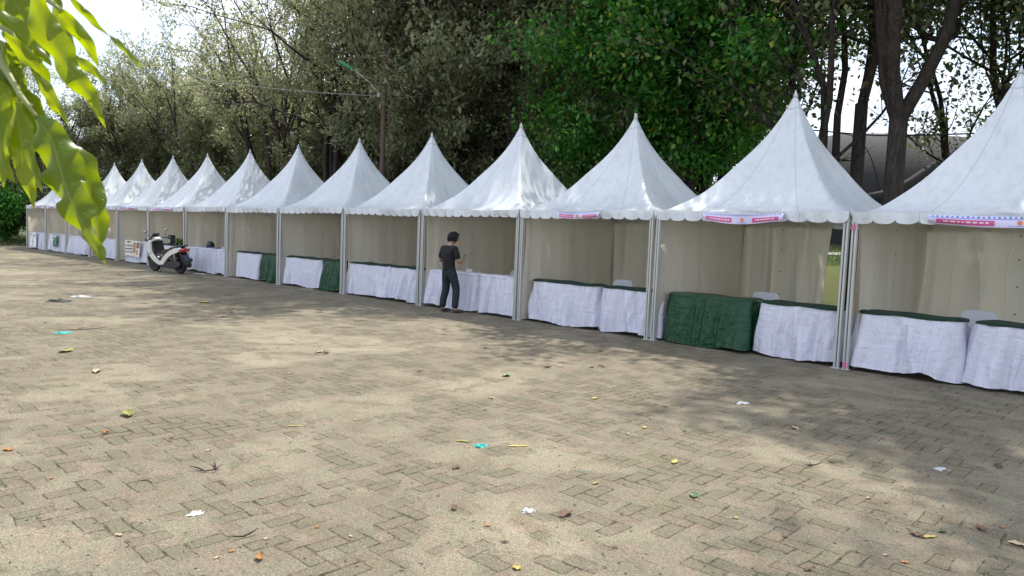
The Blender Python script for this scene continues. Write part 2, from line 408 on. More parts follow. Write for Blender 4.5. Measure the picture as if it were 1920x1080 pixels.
pb.grid(pav, 4, 4)
po = pb.build('paving', mat_paving()); po.location = P(0, 0, .0); po.rotation_euler = (0, 0, math.atan2(DIR.y, DIR.x)-math.pi)
po.location.z = .004
tag(po, kind='structure')

k = NM('pond_water'); v = k.obj(); n1 = k.noise(v, 1.2, 4, .5)
pond_m = k.fin(k.bsdf((.14, .15, .035), .16, 0, .5, k.bump(n1, .12, .05)))
wb = MB(); wb.add([(-8, 20, 0), (104, 20, 0), (104, 73, 0), (-8, 73, 0)], [(0, 1, 2, 3)])
wo_ = wb.build('pond_water', pond_m); wo_.location = (0, 0, -.16); tag(wo_, kind='structure')

# ------------------------------------------------------------------ tents
JB = {0: (1576, 692), 1: (1217, 638), 2: (968, 602), 3: (785, 572), 4: (642, 551), 5: (522, 533), 6: (424, 519), 7: (347, 507), 8: (278, 496), 9: (219, 487), 10: (168, 480.5), 11: (124, 474.6), 12: (86, 470), 13: (50, 466)}
def Jpos(n):
    a = TH+CV*n*3/2
    base = J0 + Vector((-math.cos(a), math.sin(a), 0))*n*3
    if n in JB:      # slide along the row until it lines up sideways
        r = ray(*JB[n]); r2 = Vector((r.x, r.y)); 
        # intersect ray (in plan) with the row line
        dx, dy = -math.cos(a), math.sin(a)
        det = r.x*(-dy)-r.y*(-dx); t = (base.x*(-dy)-base.y*(-dx))/det
        q = Vector((r.x*t, r.y*t, 0))
        return q if (q-base).length < .35 else base
    return base
JP = {n: Jpos(n) for n in range(-2, 14)}
E_H = 2.10; P_H = 4.04
def roof_mesh(seed):
    rng = random.Random(seed); mb = MB(); NS = 20; NR = 26; uvs = []; W = 1.47
    n = NS*4
    ph = [rng.uniform(0, 6.28) for _ in range(8)]
    for jr in range(NR+1):
        r = (jr/NR)**.8
        r = max(r, .006)
        for i in range(n+1):
            q = i/n*4; side = int(q) % 4; t = (q-int(q))*2-1 if i < n else -1
            if i == n: side = 0
            sqx, sqy = [(t, -1), (1, t), (-t, 1), (-1, -t)][side]
            L = math.hypot(sqx, sqy); cx, cy = sqx/L*1.08, sqy/L*1.08
            b = smooth(0.02, .45, r)
            x, y = r*(sqx*b+cx*(1-b)), r*(sqy*b+cy*(1-b))
            kx = 1.72+.22*(1-abs(t))
            z = (1-r)**kx
            z = E_H+(P_H-E_H)*z
            edge = smooth(.6, 1, r)
            z += .012*math.sin(t*9+ph[side])*edge*(1-abs(t)) - .018*(1-t*t)*edge
            cor = abs(t)**6*smooth(.5, .95, r)*(1-smooth(.95, 1, r)); z += .02*math.sin(14*r+ph[4+side])*cor
            mb.v.append((x*W, y*W, z)); uvs.append((q, r))
    for jr in range(NR):
        for i in range(n):
            a = jr*(n+1)+i; mb.f.append((a, a+n+1, a+n+2, a+1)); mb.mi.append(0)
    return mb, uvs
def valance_mesh(seed):
    rng = random.Random(seed); mb = MB(); W = 1.475; uvs = []
    for side in range(4):
        ns = 11; per = 9; b = len(mb.v); N = ns*per
        p1, p2, p3 = rng.uniform(0, 6), rng.uniform(0, 6), rng.uniform(0, 6)
        for j in range(4):
            for i in range(N+1):
                t = i/N*2-1; ft = (i % per)/per; 
                sc_ = math.sin(math.pi*((i % per)/per))**.45 if i % per else 0
                dep = .105+.048*sc_+.012*math.sin(t*3+p3)
                jj = j/3; z = E_H+.004-dep*jj
                out = .012*jj*math.sin(t*11+p1)+.022*jj*math.sin(t*4.3+p2)+.006*math.sin(t*31)*jj+.012*math.sin(i*2*math.pi/per+.6)*jj
                x, y = t*W, -W-.004-out
                # flared/rotated per side
                q = [(x, y), (-y, x), (-x, -y), (y, -x)][side]
                mb.v.append((q[0], q[1], z+(-.018*(1-t*t)))); uvs.append((side+i/N, 1.0))
        for j in range(3):
            for i in range(N):
                a = b+j*(N+1)+i; mb.f.append((a, a+N+1, a+N+2, a+1)); mb.mi.append(0)
    return mb, uvs
def wall_mesh(seed, L, x0=0, L2=None, folds=1.0, eye=True, slack=0):
    """wall in local x (0..L), z up, y = fold offset"""
    rng = random.Random(seed); mb = MB(); n = 96; m = 16
    ks = sorted(rng.uniform(.02, .98) for _ in range(11)); am = [rng.uniform(.02, .055)*folds for _ in ks]; wd = [rng.uniform(.018, .05) for _ in ks]; sl = [rng.uniform(-.06, .06) for _ in ks]
    top = 2.07
    L2 = L if L2 is None else L2
    for j in range(m+1):
        z = .03+(top-.03)*j/m; jf = j/m
        for i in range(n+1):
            u = i/n; y = 0
            for q, a, w_, s_ in zip(ks, am, wd, sl):
                d = (u-q-s_*(jf-.5)); y += a*math.exp(-(d/w_)**2)*(1-.35*jf)*(1 if int(q*100) % 2 else -1)
            y += .03*math.sin(u*5+jf*2+seed)*math.sin(math.pi*jf) + .016*math.sin(u*23+jf*3+seed)*folds + .013*math.sin(u*41+1.5*math.sin(u*9+seed))*folds*(1-.4*jf)
            LL = L2+(L-L2)*jf
            zz = z-.012*abs(math.sin(u*math.pi*9))*(jf**8)
            mb.v.append((x0+u*LL, y, zz))
    for j in range(m):
        for i in range(n):
            a = j*(n+1)+i; mb.f.append((a, a+1, a+n+2, a+n+1)); mb.mi.append(0)
    if eye:
        for zi in (.35, .75, 1.15, 1.55, 1.9):
            for sgn in (-1, 1):
                c = Vector((x0+.47*L, sgn*.045, zi)); vs = [c+Vector((math.cos(a)*.013, 0, math.sin(a)*.013)) for a in [k_*math.pi/3 for k_ in range(6)]]
                mb.add(vs, [tuple(range(6))], 1)
    return mb
PX, PY = 1.44, 1.44
def post_mesh(top=2.06):
    mb = MB(); a = .034
    ring = []
    for sx_, sy_ in ((1, 0), (0, 1), (-1, 0), (0, -1)):
        # each face with a central groove
        for o, dpt in ((-a+.006, 0), (-.010, 0), (-.006, -.010), (.006, -.010), (.010, 0), (a-.006, 0)):
            r = a+dpt
            ring.append((sx_*r-sy_*o, sy_*r+sx_*o))
    n = len(ring); vs = [(x, y, 0.012) for x, y in ring]+[(x, y, top) for x, y in ring]
    fs = []; mi = []
    for i in range(n):
        mb.add([vs[i], vs[(i+1) % n], vs[n+(i+1) % n], vs[n+i]], [(0, 1, 2, 3)], 1 if i % 6 == 2 else 0)
    mb.add([vs[n+i] for i in range(n)], [tuple(range(n))])
    mb.box((-.055, -.055, 0), (.055, .055, .012))
    return mb
def beam_mesh():
    mb = MB(); z0, z1 = 2.005, 2.065; o = 1.40
    mb.box((-o, -1.465, z0), (o, -1.415, z1)); mb.box((-o, 1.415, z0), (o, 1.465, z1))
    mb.box((-1.465, -o, z0), (-1.415, o, z1)); mb.box((1.415, -o, z0), (1.465, o, z1))
    # cable cross and centre mast that pushes the peak up
    mb.tube([(-1.4, -1.4, 2.03), (0, 0, 2.35), (1.4, 1.4, 2.03)], .006, 5); mb.tube([(1.4, -1.4, 2.03), (0, 0, 2.35), (-1.4, 1.4, 2.03)], .006, 5)
    mb.tube([(0, 0, 2.3), (0, 0, 3.96)], .03, 10)
    return mb
roofs = []; vals = []; sides = []; backs = []
protos_me = {}
def keep(o):
    me = o.data; C.objects.unlink(o); bpy.data.objects.remove(o); return me
for q in range(4):
    mb, uv = roof_mesh(q); roofs.append(keep(mb.build('roof', m_roof, smooth=True, uvf=uv)))
    mb, uv = valance_mesh(q+10); vals.append(keep(mb.build('valance', m_roof, smooth=True, uvf=uv)))
    sides.append(keep(wall_mesh(q+20, 2.84, folds=1.3).build('side_wall', [m_wall, m_eyelet], smooth=True)))
    backs.append(keep(wall_mesh(q+30, 2.86, folds=.9).build('back_wall', [m_wall, m_eyelet], smooth=True)))
half_back = keep(wall_mesh(55, 1.62, L2=1.50, folds=.9).build('back_wall', [m_wall, m_eyelet], smooth=True))
strip_me = keep(wall_mesh(56, .34, L2=.08, folds=.5, eye=False).build('loose_flap', [m_wall, m_eyelet], smooth=True))
post_me = keep(post_mesh().build('post', [m_alu, m_groove])); beam_me = keep(beam_mesh().build('frame', m_alu))
capb = MB(); capb.lathe([(.004, P_H+.05), (.010, P_H+.028), (.022, P_H-.01), (.044, P_H-.06)][::-1], 12); cap_me = keep(capb.build('peak_cap', m_roof, smooth=True, uvf=[(0.3, .5)]*len(capb.v)))
def link(name, me, parent, loc=(0, 0, 0), rz=0, sc_=None):
    o = bpy.data.objects.new(name, me); C.objects.link(o); o.parent = parent; o.location = loc; o.rotation_euler = (0, 0, rz)
    if sc_: o.scale = sc_
    return o

m_pink = plain('banner_magenta', (.66, .10, .30), .45, var=.05)
m_lil = plain('banner_lilac', (.70, .66, .90), .4, var=.06)
m_blue = plain('banner_blue', (.22, .24, .72), .45)
m_teal = plain('banner_teal', (.04, .22, .25), .5)
m_orange = plain('banner_orange', (.75, .24, .10), .45)
m_wh = plain('print_white', (.8, .8, .82), .5)
def banner(parent, x0, x1, kind, sag=.06, seed=0):
    sag *= 1.3
    """printed vinyl strip hung on the valance: lilac ground, magenta blocks, small round mark"""
    rng = random.Random(seed); mb = MB(); N = 40; hgt = .098
    def pt(u, v, off=0):
        x = x0+(x1-x0)*u; z = E_H-.035-v*hgt*(1+.06*math.sin(u*7)) - sag*math.sin(math.pi*u)*(.25+.5*v); 
        y = -1.475-.045-.05*math.sin(v*3)*(.5+.5*math.sin(u*4+seed))-.02*v*math.sin(u*9+seed*2)-.012*math.sin(u*17)-off
        return (x, y, z)
    mb.grid(lambda u, v: pt(u, 1-v), N, 5, 0)
    def patch(u0, u1, v0, v1, mi, off):
        n = max(3, int(N*(u1-u0))); mb.grid(lambda u, v: pt(u0+(u1-u0)*u, v1+(v0-v1)*v, off), n, 3, mi)
    patch(.05, .37, .40, .88, 1, .003); patch(.62, .95, .40, .88, 1, .003)
    # white strokes standing for the unreadable lines of lettering
    for a in (.09, .66):
        u = a
        while u < a+.24:
            wd = rng.uniform(.012, .03); patch(u, u+wd, .56, .70, 4, .005); u += wd+.01
    # round orange mark and small type beside it
    vs = []; fs = []
    c = pt(.5, .58, .005); vs.append(c)
    for k_ in range(13): vs.append((c[0]+.028*math.cos(k_*math.pi/6), c[1], c[2]+.028*math.sin(k_*math.pi/6)))
    mb.add(vs, [(0, k_+1, k_+2) for k_ in range(12)], 5)
    patch(.44, .56, .84, .88, 2, .005)
    # row of small bunting-like ticks along the upper hem
    nt_ = 34
    for q in range(nt_):
        u = .02+.96*q/nt_; patch(u, u+.012, .04, .20, 3 if q % 2 else 2, .004)
    patch(0.0, 1.0, .24, .29, 2, .004) if kind == 'blue' else None
    o = mb.build('banner', [m_lil, m_pink, m_blue, m_teal, m_wh, m_orange], parent, smooth=True)
    return o

TL = {
 -1: 'nearest white peaked tent, cut off by the right photo edge, long blue bunting banner',
 0: 'white peaked tent with a gap in its back wall, beside an all-green table',
 1: 'white peaked tent with pink banner on its eave, next right of the man in black',
 2: 'white peaked tent that the man with the phone stands in front of',
 3: 'white peaked tent immediately left of the tent of the standing man',
 4: 'white peaked tent over the nearer of the two half white, half green tables',
 5: 'white peaked tent over the farther of the two half white, half green tables',
 6: 'white peaked tent with the black helmet on its table',
 7: 'white peaked tent directly behind the parked scooter',
 8: 'white peaked tent with a printed food menu on its table, left of the scooter',
 9: 'white peaked tent just left of the tent with the menu banner',
 10: 'white peaked tent mostly hidden behind the largest hanging green leaf',
 11: 'white peaked tent with a green poster on its table, second from far end',
 12: 'white peaked tent at the far left end of the row'}
PK = {0: (1497, 168), 1: (1194, 212), 2: (980, 230), 3: (812, 248), 4: (674, 258), 5: (562, 270), 6: (470, 279), 7: (393, 287), 8: (327, 291), 9: (268, 298), 10: (217, 305), 11: (172, 310)}
TENT = {}
for n in range(-1, 13):
    a, b = JP[n+1], JP[n]            # left (far) and right (near) junctions
    ax = (b-a); L = ax.length; ax.normalize(); nr = Vector((-ax.y, ax.x, 0))
    c = (a+b)/2 + nr*1.45
    t = empty('market_tent', c, math.atan2(ax.y, ax.x), TL[n], 'tent', 'row of white peaked market tents')
    t.scale = ((L-.0)/3.0*1.0, 1, 1)
    rt_ = random.Random(n*7+3); t.rotation_euler.x = rt_.uniform(-.007, .007); t.rotation_euler.y = rt_.uniform(-.007, .007)
    TENT[n] = t
    r = random.Random(n+50)
    zs = 1.0
    if n in PK:
        top = Vector((c.x, c.y, P_H)); q = ray(*PK[n]); 
        # height of the measured peak at this tent's centre
        hd = math.hypot(c.x, c.y)
        hh = H + q.z/math.hypot(q.x, q.y)*hd
        zs = (hh-E_H)/(P_H+.05-E_H); zs = min(1.08, max(.93, zs))
    ro = link('roof', roofs[(n*3+1) % 4], t, (0, 0, E_H*(1-zs)), (0, 90, 180, 270)[0], (1, 1, zs))
    link('valance', vals[(n*5+2) % 4], ro, (0, 0, -(E_H*(1-zs))/zs if abs(zs) else 0))
    ro.children[0].scale = (1, 1, 1/zs); 
    link('peak_cap', cap_me, ro)
    link('frame', beam_me, t)
    for sx_ in (-1, 1):
        for sy_ in (-1, 1): link('post', post_me, t, (sx_*PX, sy_*PY, 0), r.choice([0, math.pi/2]))
    s = link('side_wall', sides[n % 4], t, (-1.385, -1.42, 0), math.pi/2)
    if n == 0:
        link('back_wall', half_back, t, (-1.42, 1.40, 0))
        link('loose_flap', strip_me, t, (.62, 1.40, 0))
    else:
        link('back_wall', backs[(n+1) % 4], t, (-1.43, 1.40, 0))
for n, x0, x1, kd, sg in ((-1, -.55, 1.35, 'blue', .05), (0, -.62, .62, 'pink', .07), (1, -.50, .42, 'pink', .03), (7, -.9, .6, 'pink', 0), (8, -1.1, .5, 'pink', 0), (9, -.9, .7, 'pink', 0), (11, -.6, .9, 'pink', 0), (12, -.7, .9, 'pink', 0)):
    banner(TENT[n], x0, x1, kd, sg, n+3)
# pink stickers on the nearest post pair
def sticker(n, x, z, name='sticker'):
    mb = MB(); mb.box((x-.024, -1.44-.0375, z), (x+.024, -1.44-.0350, z+.075)); mb.build(name, m_pink, TENT[n])
sticker(-1, -1.44, 1.86); sticker(-1, -1.44, .03)

# ------------------------------------------------------------------ skirted tables
def table(name_label, c, axis, L, D, top, cloth, seed, hgt=.78, hem=.05, lift=None, cat='table', roundc=.16, flare=.07, foldk=1.6, group='skirted stall tables along the tent fronts'):
    """c: centre of the front edge on the ground; axis: unit vector along the front, left to right"""
    rng = random.Random(seed)
    t = empty('stall_table', c, math.atan2(axis.y, axis.x), name_label, cat, group)
    mb = MB(); n = 220; m = 26
    hx, hy = L/2, D/2; R = roundc
    per = []
    segs = [((-hx+R, -hy), (hx-R, -hy)), None, ((hx, -hy+R), (hx, hy-R)), None, ((hx-R, hy), (-hx+R, hy)), None, ((-hx, hy-R), (-hx, -hy+R)), None]
    def peri(N):
        pts = []; lens = [L-2*R, math.pi*R/2, D-2*R, math.pi*R/2]*2; tot = sum(lens)
        cc = [(hx-R, -hy+R, -90), (hx-R, hy-R, 0), (-hx+R, hy-R, 90), (-hx+R, -hy+R, 180)]
        for i in range(N):
            s_ = tot*i/N; k_ = 0
            while s_ > lens[k_]: s_ -= lens[k_]; k_ += 1
            if k_ % 2 == 0:
                (ax_, ay_), (bx_, by_) = segs[k_]; f_ = s_/lens[k_]; p = (ax_+(bx_-ax_)*f_, ay_+(by_-ay_)*f_)
                nn = [(0, -1), None, (1, 0), None, (0, 1), None, (-1, 0)][k_]
            else:
                x_, y_, a0 = cc[k_//2]; an = math.radians(a0+90*s_/lens[k_]); nn = (math.cos(an), math.sin(an)); p = (x_+R*nn[0], y_+R*nn[1])
            pts.append((p, nn, tot*i/N))
        return pts, tot
    pts, tot = peri(n)
    fr = [rng.uniform(1.2, 2.4)]+[rng.uniform(4, 7), rng.uniform(7, 11), rng.uniform(10, 15), rng.uniform(14, 20)]; ph = [rng.uniform(0, 6.28) for _ in range(5)]
    K = [int(f_*tot/2) for f_ in fr]
    folds = [(rng.uniform(0, tot), rng.uniform(.03, .10), rng.uniform(.02, .06)*foldk*rng.choice([1, 1, -1]), rng.uniform(-.22, .22)) for _ in range(int(tot*3.0))]
    for j in range(m+1):
        jf = j/m                     # 0 top, 1 hem
        for (p, nn, s_) in pts:
            he = hem+.012*math.sin(2*math.pi*K[0]*s_/tot+ph[0])+.02*math.sin(2*math.pi*2*s_/tot+ph[1])
            if lift: 
                d = (p[0]/hx-lift[0]); he += lift[1]*math.exp(-(d/lift[2])**2)*(1 if nn[1] < .5 else .3)
            z = hgt+.0-(hgt-he)*jf
            o = flare*jf**1.0*(1-.25*jf)
            g = .02+.98*jf**.62
            for a_, w_, am_, sl_ in folds:
                dd = (s_-a_-sl_*jf+tot/2) % tot-tot/2
                o += am_*g*math.exp(-(dd/(w_*(.6+.7*jf)))**2)
            for q in range(1, 5): o += .0105*g*math.sin(2*math.pi*K[q]*s_/tot+ph[q]+jf*2)
            o += .006*math.sin(s_*40+jf*9+ph[2])*math.sin(math.pi*jf)
            mb.v.append((p[0]+nn[0]*(o+.004), p[1]+D/2+nn[1]*(o+.004), z))
    for j in range(m):
        for i in range(n):
            a_ = j*n+i; b_ = j*n+(i+1) % n; mb.f.append((a_, a_+n, b_+n, b_)); mb.mi.append(0)
    sk = mb.build('skirt', cloth, t, smooth=True)
    # top sheet: slightly overhanging, gently uneven
    tb = MB(); ring = []
    for rr in (0, .35, .7, .93, 1.0, 1.0):
        ring.append(rr)
    zt = [.012, .012, .012, .012, .004, -.014]
    out = [0, 0, 0, 0, .008, .018]
    for q, rr in enumerate(ring):
        for (p, nn, s_) in pts[::2]:
            zz = hgt+zt[q]+(.006*math.sin(p[0]*9*rr+ph[3])+.005*math.sin(p[1]*17*rr+p[0]*5))*(1 if q < 4 else .4) - (.012*abs(math.sin(s_*5+ph[1])) if q == 5 else 0)
            tb.v.append((p[0]*rr+nn[0]*out[q], p[1]*rr+D/2+nn[1]*out[q], zz))
    nn2 = len(pts[::2])
    for q in range(len(ring)-1):
        for i in range(nn2): tb.f.append((q*nn2+i, (q+1)*nn2+i, (q+1)*nn2+(i+1) % nn2, q*nn2+(i+1) % nn2)); tb.mi.append(0)
    tb.build('tabletop', top, t, smooth=True)
    for sx_ in (-1, 1):
        for y_ in (.12, D-.12):
            lb = MB(); lb.tube([(sx_*(hx-.18), y_, .0), (sx_*(hx-.18), y_, hgt-.02)], .014, 8); lb.build('leg', m_groove, t)
    return t
def tab_px(label, pl, pr, top, cloth, seed, D=.6, hgt=.78, **kw):
    """front-left and front-right hem points read in the photo; snapped to the row's axis"""
    A, B = G(*pl), G(*pr)
    # intersect the sight lines with the table-front line of the row (m offset)
    m = kw.pop('m', .10)
    def hit(px):
        r = ray(px, 560); o = P(0, 0)+NRM*m
        # row curves slightly: use junction chord nearest
        best = None
        for n in range(-1, 13):
            a, b = JP[n+1]+NRM*m, JP[n]+NRM*m
            dx, dy = b.x-a.x, b.y-a.y; det = r.x*(-dy)+r.y*dx
            if abs(det) < 1e-9: continue
            t_ = (a.x*(-dy)+a.y*dx)/det; u = (r.x*a.y-r.y*a.x)/det
            # param along chord
            q = Vector((r.x*t_, r.y*t_, 0)); u = (q-a).dot(b-a)/(b-a).length_squared
            if n == -1 and u > 1 or -0.001 <= u <= 1.001: return q
        return q
    a, b = hit(pl[0]), hit(pr[0]); ax = (b-a); L = ax.length; ax.normalize()
    return table(label, (a+b)/2, ax, L, D, top, cloth, seed, hgt, **kw)
TBL = [
 ('white skirted table with green top cut off by the right edge of the photo', 1830, 2110, m_turf, m_white, .62, dict(hem=.06)),
 ('white skirted table with green top and lifted hem, right of the nearest post', 1606, 1806, m_turf, m_white, .60, dict(hem=.05, lift=(.45, .07, .25), flare=.13)),
 ('white skirted table with green top, left of the nearest post, beside the green one', 1422, 1580, m_turf, m_white, .62, dict(hem=.05)),
 ('stall table covered to the ground in dark green sheet', 1249, 1410, m_greencl, m_greencl, .62, dict(hem=.03, flare=.10, foldk=2.3)),
 ('white skirted green-topped table partly behind a tent post, next left of the green-sheeted table', 1124, 1236, m_turf, m_white, .62, {}),
 ('white skirted table with green top, first one right of the post beside the man\'s tent', 993, 1116, m_turf, m_white, .62, dict(flare=.06)),
 ('white skirted table with white top, next right of the table the man stands at', 894, 984, m_whitetop, m_white, .62, {}),
 ('white skirted table with white top and a small white box, at which the man stands', 799, 889, m_whitetop, m_white, .62, {}),
 ('white skirted table with dark green top, first one left of the man\'s tent', 727, 783, m_turf, m_white, .6, {}),
 ('white skirted table with dark green top, second one left of the man\'s tent', 650, 724, m_turf, m_white, .6, {}),
 ('green skirted table end beside a white skirt, nearer one of the two', 602, 637, m_turf, m_greencl, .6, dict(roundc=.08)),
 ('white skirted table abutting the nearer of the two green ones left of the man', 532, 600, m_turf, m_white, .6, {}),
 ('green skirted table end beside a white skirt, farther one of the two', 489, 519, m_turf, m_greencl, .6, dict(roundc=.08)),
 ('white skirted table abutting the farther of the two green ones left of the man', 440, 487, m_turf, m_white, .6, {}),
 ('short white skirted table end between the helmet table and a tent post', 404, 422, m_whitetop, m_white, .6, dict(roundc=.08)),
 ('white skirted table carrying a black helmet, just right of the scooter', 351, 402, m_whitetop, m_white, .6, {}),
 ('white skirted table with dark top, half hidden behind the scooter', 285, 345, m_turf, m_white, .6, {}),
 ('white skirted table with a printed food menu hung on its front', 237, 276, m_whitetop, m_white, .6, {}),
 ('white skirted table next left of the menu table, right of the largest leaf tip', 190, 217, m_whitetop, m_white, .6, {}),
 ('white skirted table mostly hidden behind the tip of the largest hanging leaf', 130, 164, m_whitetop, m_white, .6, {}),
 ('white skirted table with a green poster on its front near the far end', 89, 122, m_whitetop, m_white, .6, {}),
 ('white skirted table with a grey-printed crumpled sheet at the far end of the row', 56, 84, m_whitetop, m_white, .6, {}),
]
TAB = []
for i, (lb, l, r_, tp, cl, D, kw) in enumerate(TBL):
    TAB.append(tab_px(lb, (l, 560), (r_, 560), tp, cl, 100+i, D*(.80 if i < 4 else .66), .79, **kw))

# ------------------------------------------------------------------ plastic chairs
def make_chair():
    t = empty('plastic_chair')
    s = MB(); s.grid(lambda u, v: (-.21+.42*u, -.2+.4*v, .44+.012*math.cos((u-.5)*6)), 8, 8); s.grid(lambda u, v: (.21-.42*u, -.2+.4*v, .41), 8, 8)
    s.box((-.215, -.205, .405), (.215, .205, .437), bevel=.01); s.build('seat', m_plast, t, smooth=False)
    b = MB()
    def bk(u, v, o):
        a = (u-.5); wv = .205+.02*v-.05*max(0, v-.8)*5*abs(a*2)**4*.6
        top = .86-.035*abs(a*2)**4
        return (a*2*wv, .20+.09*v+.03*(1-(a*2)**2)+o, .45+(top-.45)*v)
    b.grid(lambda u, v: bk(u, v, -.008), 12, 10); b.grid(lambda u, v: bk(1-u, v, .008), 12, 10); b.build('backrest', m_plast, t, smooth=True)
    for sx_ in (-1, 1):
        for sy_ in (-1, 1):
            l = MB(); l.tube([(sx_*.18, sy_*.17, .41), (sx_*.215, sy_*.21, 0)], [.024, .016], 8); l.build('leg', m_plast, t, smooth=True)
    return t
def copy_tree(o, parent=None):
    c = o.copy(); C.objects.link(c)
    if parent: c.parent = parent
    for ch in o.children: copy_tree(ch, c)
    return c
ch0 = make_chair(); first = True
for px, mm, lb in ((1832, .85, 'white plastic chair standing between the two right-most tables'), (1430, .85, 'white plastic chair behind the joint of the green-sheeted table and the white one'), (1152, .9, 'white plastic chair seen above the table left of the green-sheeted one'), (944, .95, 'white plastic chair behind the white-topped table next right of the man')):
    # sight line meets the line m behind the fronts
    r = ray(px, 540); best = None
    d0 = J0+NRM*mm; det = r.x*(-DIR.y)+r.y*DIR.x; t_ = (d0.x*(-DIR.y)+d0.y*DIR.x)/det
    c = ch0 if first else copy_tree(ch0); first = False
    c.location = (r.x*t_, r.y*t_, .004); c.rotation_euler = (0, 0, math.atan2(-DIR.y, -DIR.x)+random.Random(px).uniform(-.3, .3))
    tag(c, lb, 'chair', 'white plastic chairs behind the tables')

# ------------------------------------------------------------------ trees
def np_mesh(name, V, Fc, mat, parent, k=3):
    me = bpy.data.meshes.new(name); nv, nf = len(V), len(Fc)
    me.vertices.add(nv); me.vertices.foreach_set('co', V.astype(np.float32).ravel())
    me.loops.add(nf*k); me.loops.foreach_set('vertex_index', Fc.astype(np.int32).ravel())
    me.polygons.add(nf); me.polygons.foreach_set('loop_start', np.arange(0, nf*k, k, dtype=np.int32)); me.polygons.foreach_set('loop_total', np.full(nf, k, dtype=np.int32))
    me.update(calc_edges=True); me.materials.append(mat)
    o = bpy.data.objects.new(name, me); C.objects.link(o); o.parent = parent; return o
def leaves(rs, tips, dirs, per, ln, wd, spread, droop, jit=.9):
    N = len(tips)*per
    p = np.repeat(tips, per, 0)+rs.normal(0, spread, (N, 3)); d = np.repeat(dirs, per, 0)
    a = d*.6+rs.normal(0, jit, (N, 3)); a[:, 2] += droop; a /= np.linalg.norm(a, axis=1, keepdims=True)+1e-9
    u = rs.normal(0, .5, (N, 3)); u[:, 2] += 1.0
    b = np.cross(a, u); b /= np.linalg.norm(b, axis=1, keepdims=True)+1e-9
    n = np.cross(b, a)
    L = ln*rs.uniform(.6, 1.25, (N, 1)); W = wd*rs.uniform(.7, 1.2, (N, 1))
    V = np.empty((N, 4, 3)); V[:, 0] = p; V[:, 1] = p+a*L*.5+b*W*.5+n*L*.07; V[:, 2] = p+a*L-n*L*.06; V[:, 3] = p+a*L*.5-b*W*.5+n*L*.07
    i = np.arange(N)[:, None]*4; Fc = np.concatenate([i+np.array([[0, 1, 2]]), i+np.array([[0, 2, 3]])], 0)
    return V.reshape(-1, 3), Fc
def make_tree(seed, Ht=10.5, stems=4, fork=1.2, r0=.15, spread=.28, lvls=4, nch=(2, 3), side=3, leaf=(.11, .045), per=20, lspread=.2, droop=0, mleaf=m_olive, mbark=m_bark, lean=(0, 0), clear=2.6, ratio=.62, ang=.55, trunklen=None, up=.12, jit=.12, zlow=0, lowp=1.0):
    rng = random.Random(seed); rs = np.random.RandomState(seed)
    root = empty('tree'); tb = MB(); tips = []; dirs = []
    def rv(s): return Vector((rng.gauss(0, s), rng.gauss(0, s), rng.gauss(0, s)))
    def branch(p, d, ln, r, lv):
        n = 6 if lv <= 1 else 4; pts = [p.copy()]; rr = [r]; d = d.normalized()
        for i in range(n):
            d = (d+rv(jit)+Vector((0, 0, up))); d.z = max(d.z, -.1 if lv >= 3 else .24); d.normalize(); p = p+d*ln/n; pts.append(p.copy()); rr.append(r*(1-.45*(i+1)/n))
        if r > .006: tb.tube(pts, rr, 7 if lv <= 1 else (5 if lv == 2 else 3), cap=False)
        if lv >= lvls:
            for q in pts[1:]:
                if q.z > clear*rng.uniform(.85, 1.2) and (q.z > zlow*rng.uniform(.85, 1.15) or rng.random() < lowp): tips.append(q); dirs.append(d.copy())
            return
        for k_ in range(rng.randint(*nch)):
            q = (d+rv(ang)).normalized(); branch(p, q, ln*ratio*rng.uniform(.8, 1.2), rr[-1]*.78, lv+1)
        for k_ in range(side if lv >= 1 else 0):
            i = rng.randint(2 if lv <= 1 else 1, n-1); q = (d+rv(ang*1.5)).normalized()
            if pts[i].z > clear*.6: branch(pts[i], q, ln*ratio*rng.uniform(.55, .95), rr[i]*.5, lv+1 if lv < lvls-1 or rng.random() < .5 else lvls)
    base = Vector((0, 0, -.1)); top = Vector((lean[0]*.3, lean[1]*.3, fork))
    tb.tube([base, base*.5+top*.5+Vector((rng.gauss(0, .03), rng.gauss(0, .03), 0)), top], [r0*1.5, r0*1.12, r0*1.05], 9)
    for s_ in range(stems):
        a = 2*math.pi*(s_+rng.uniform(-.3, .3))/stems; sp = spread*rng.uniform(.6, 1.4)*(1 if stems > 1 else .3)
        d = Vector((math.cos(a)*sp+lean[0]*.25, math.sin(a)*sp+lean[1]*.25, 1))
        branch(top-Vector((0, 0, .1)), d, (Ht-fork)*.42*rng.uniform(.85, 1.15), r0*(.85 if stems > 1 else 1)/max(1, stems*.32)**.5, 1)
    tb.build('trunk', mbark, root, smooth=True)
    T = np.array([tuple(t) for t in tips]); D = np.array([tuple(t) for t in dirs])
    V, Fc = leaves(rs, T, D, per, leaf[0], leaf[1], lspread, droop)
    o = np_mesh('crown', V, Fc, mleaf, root)
    root['_n'] = len(T)
    return root
KO = dict(leaf=(.17, .075), lspread=.12, zlow=4.0, lowp=.75)
OLV = [make_tree(1, stems=4, per=14, clear=3.2, r0=.2, **KO), make_tree(2, stems=5, spread=.34, Ht=11, per=13, clear=3.3, r0=.2, **KO), make_tree(3, stems=3, spread=.3, Ht=10, per=15, fork=1.8, r0=.2, clear=3.2, **KO), make_tree(4, stems=5, spread=.45, Ht=9.6, per=12, fork=.8, **KO)]
POL = [make_tree(51, Ht=14, stems=5, fork=.5, r0=.19, spread=.17, clear=5.8, jit=.06, up=.06, per=6, side=2, **KO), make_tree(52, Ht=13, stems=4, fork=.6, r0=.17, spread=.24, clear=5.2, jit=.07, up=.05, per=6, side=2, **KO)]
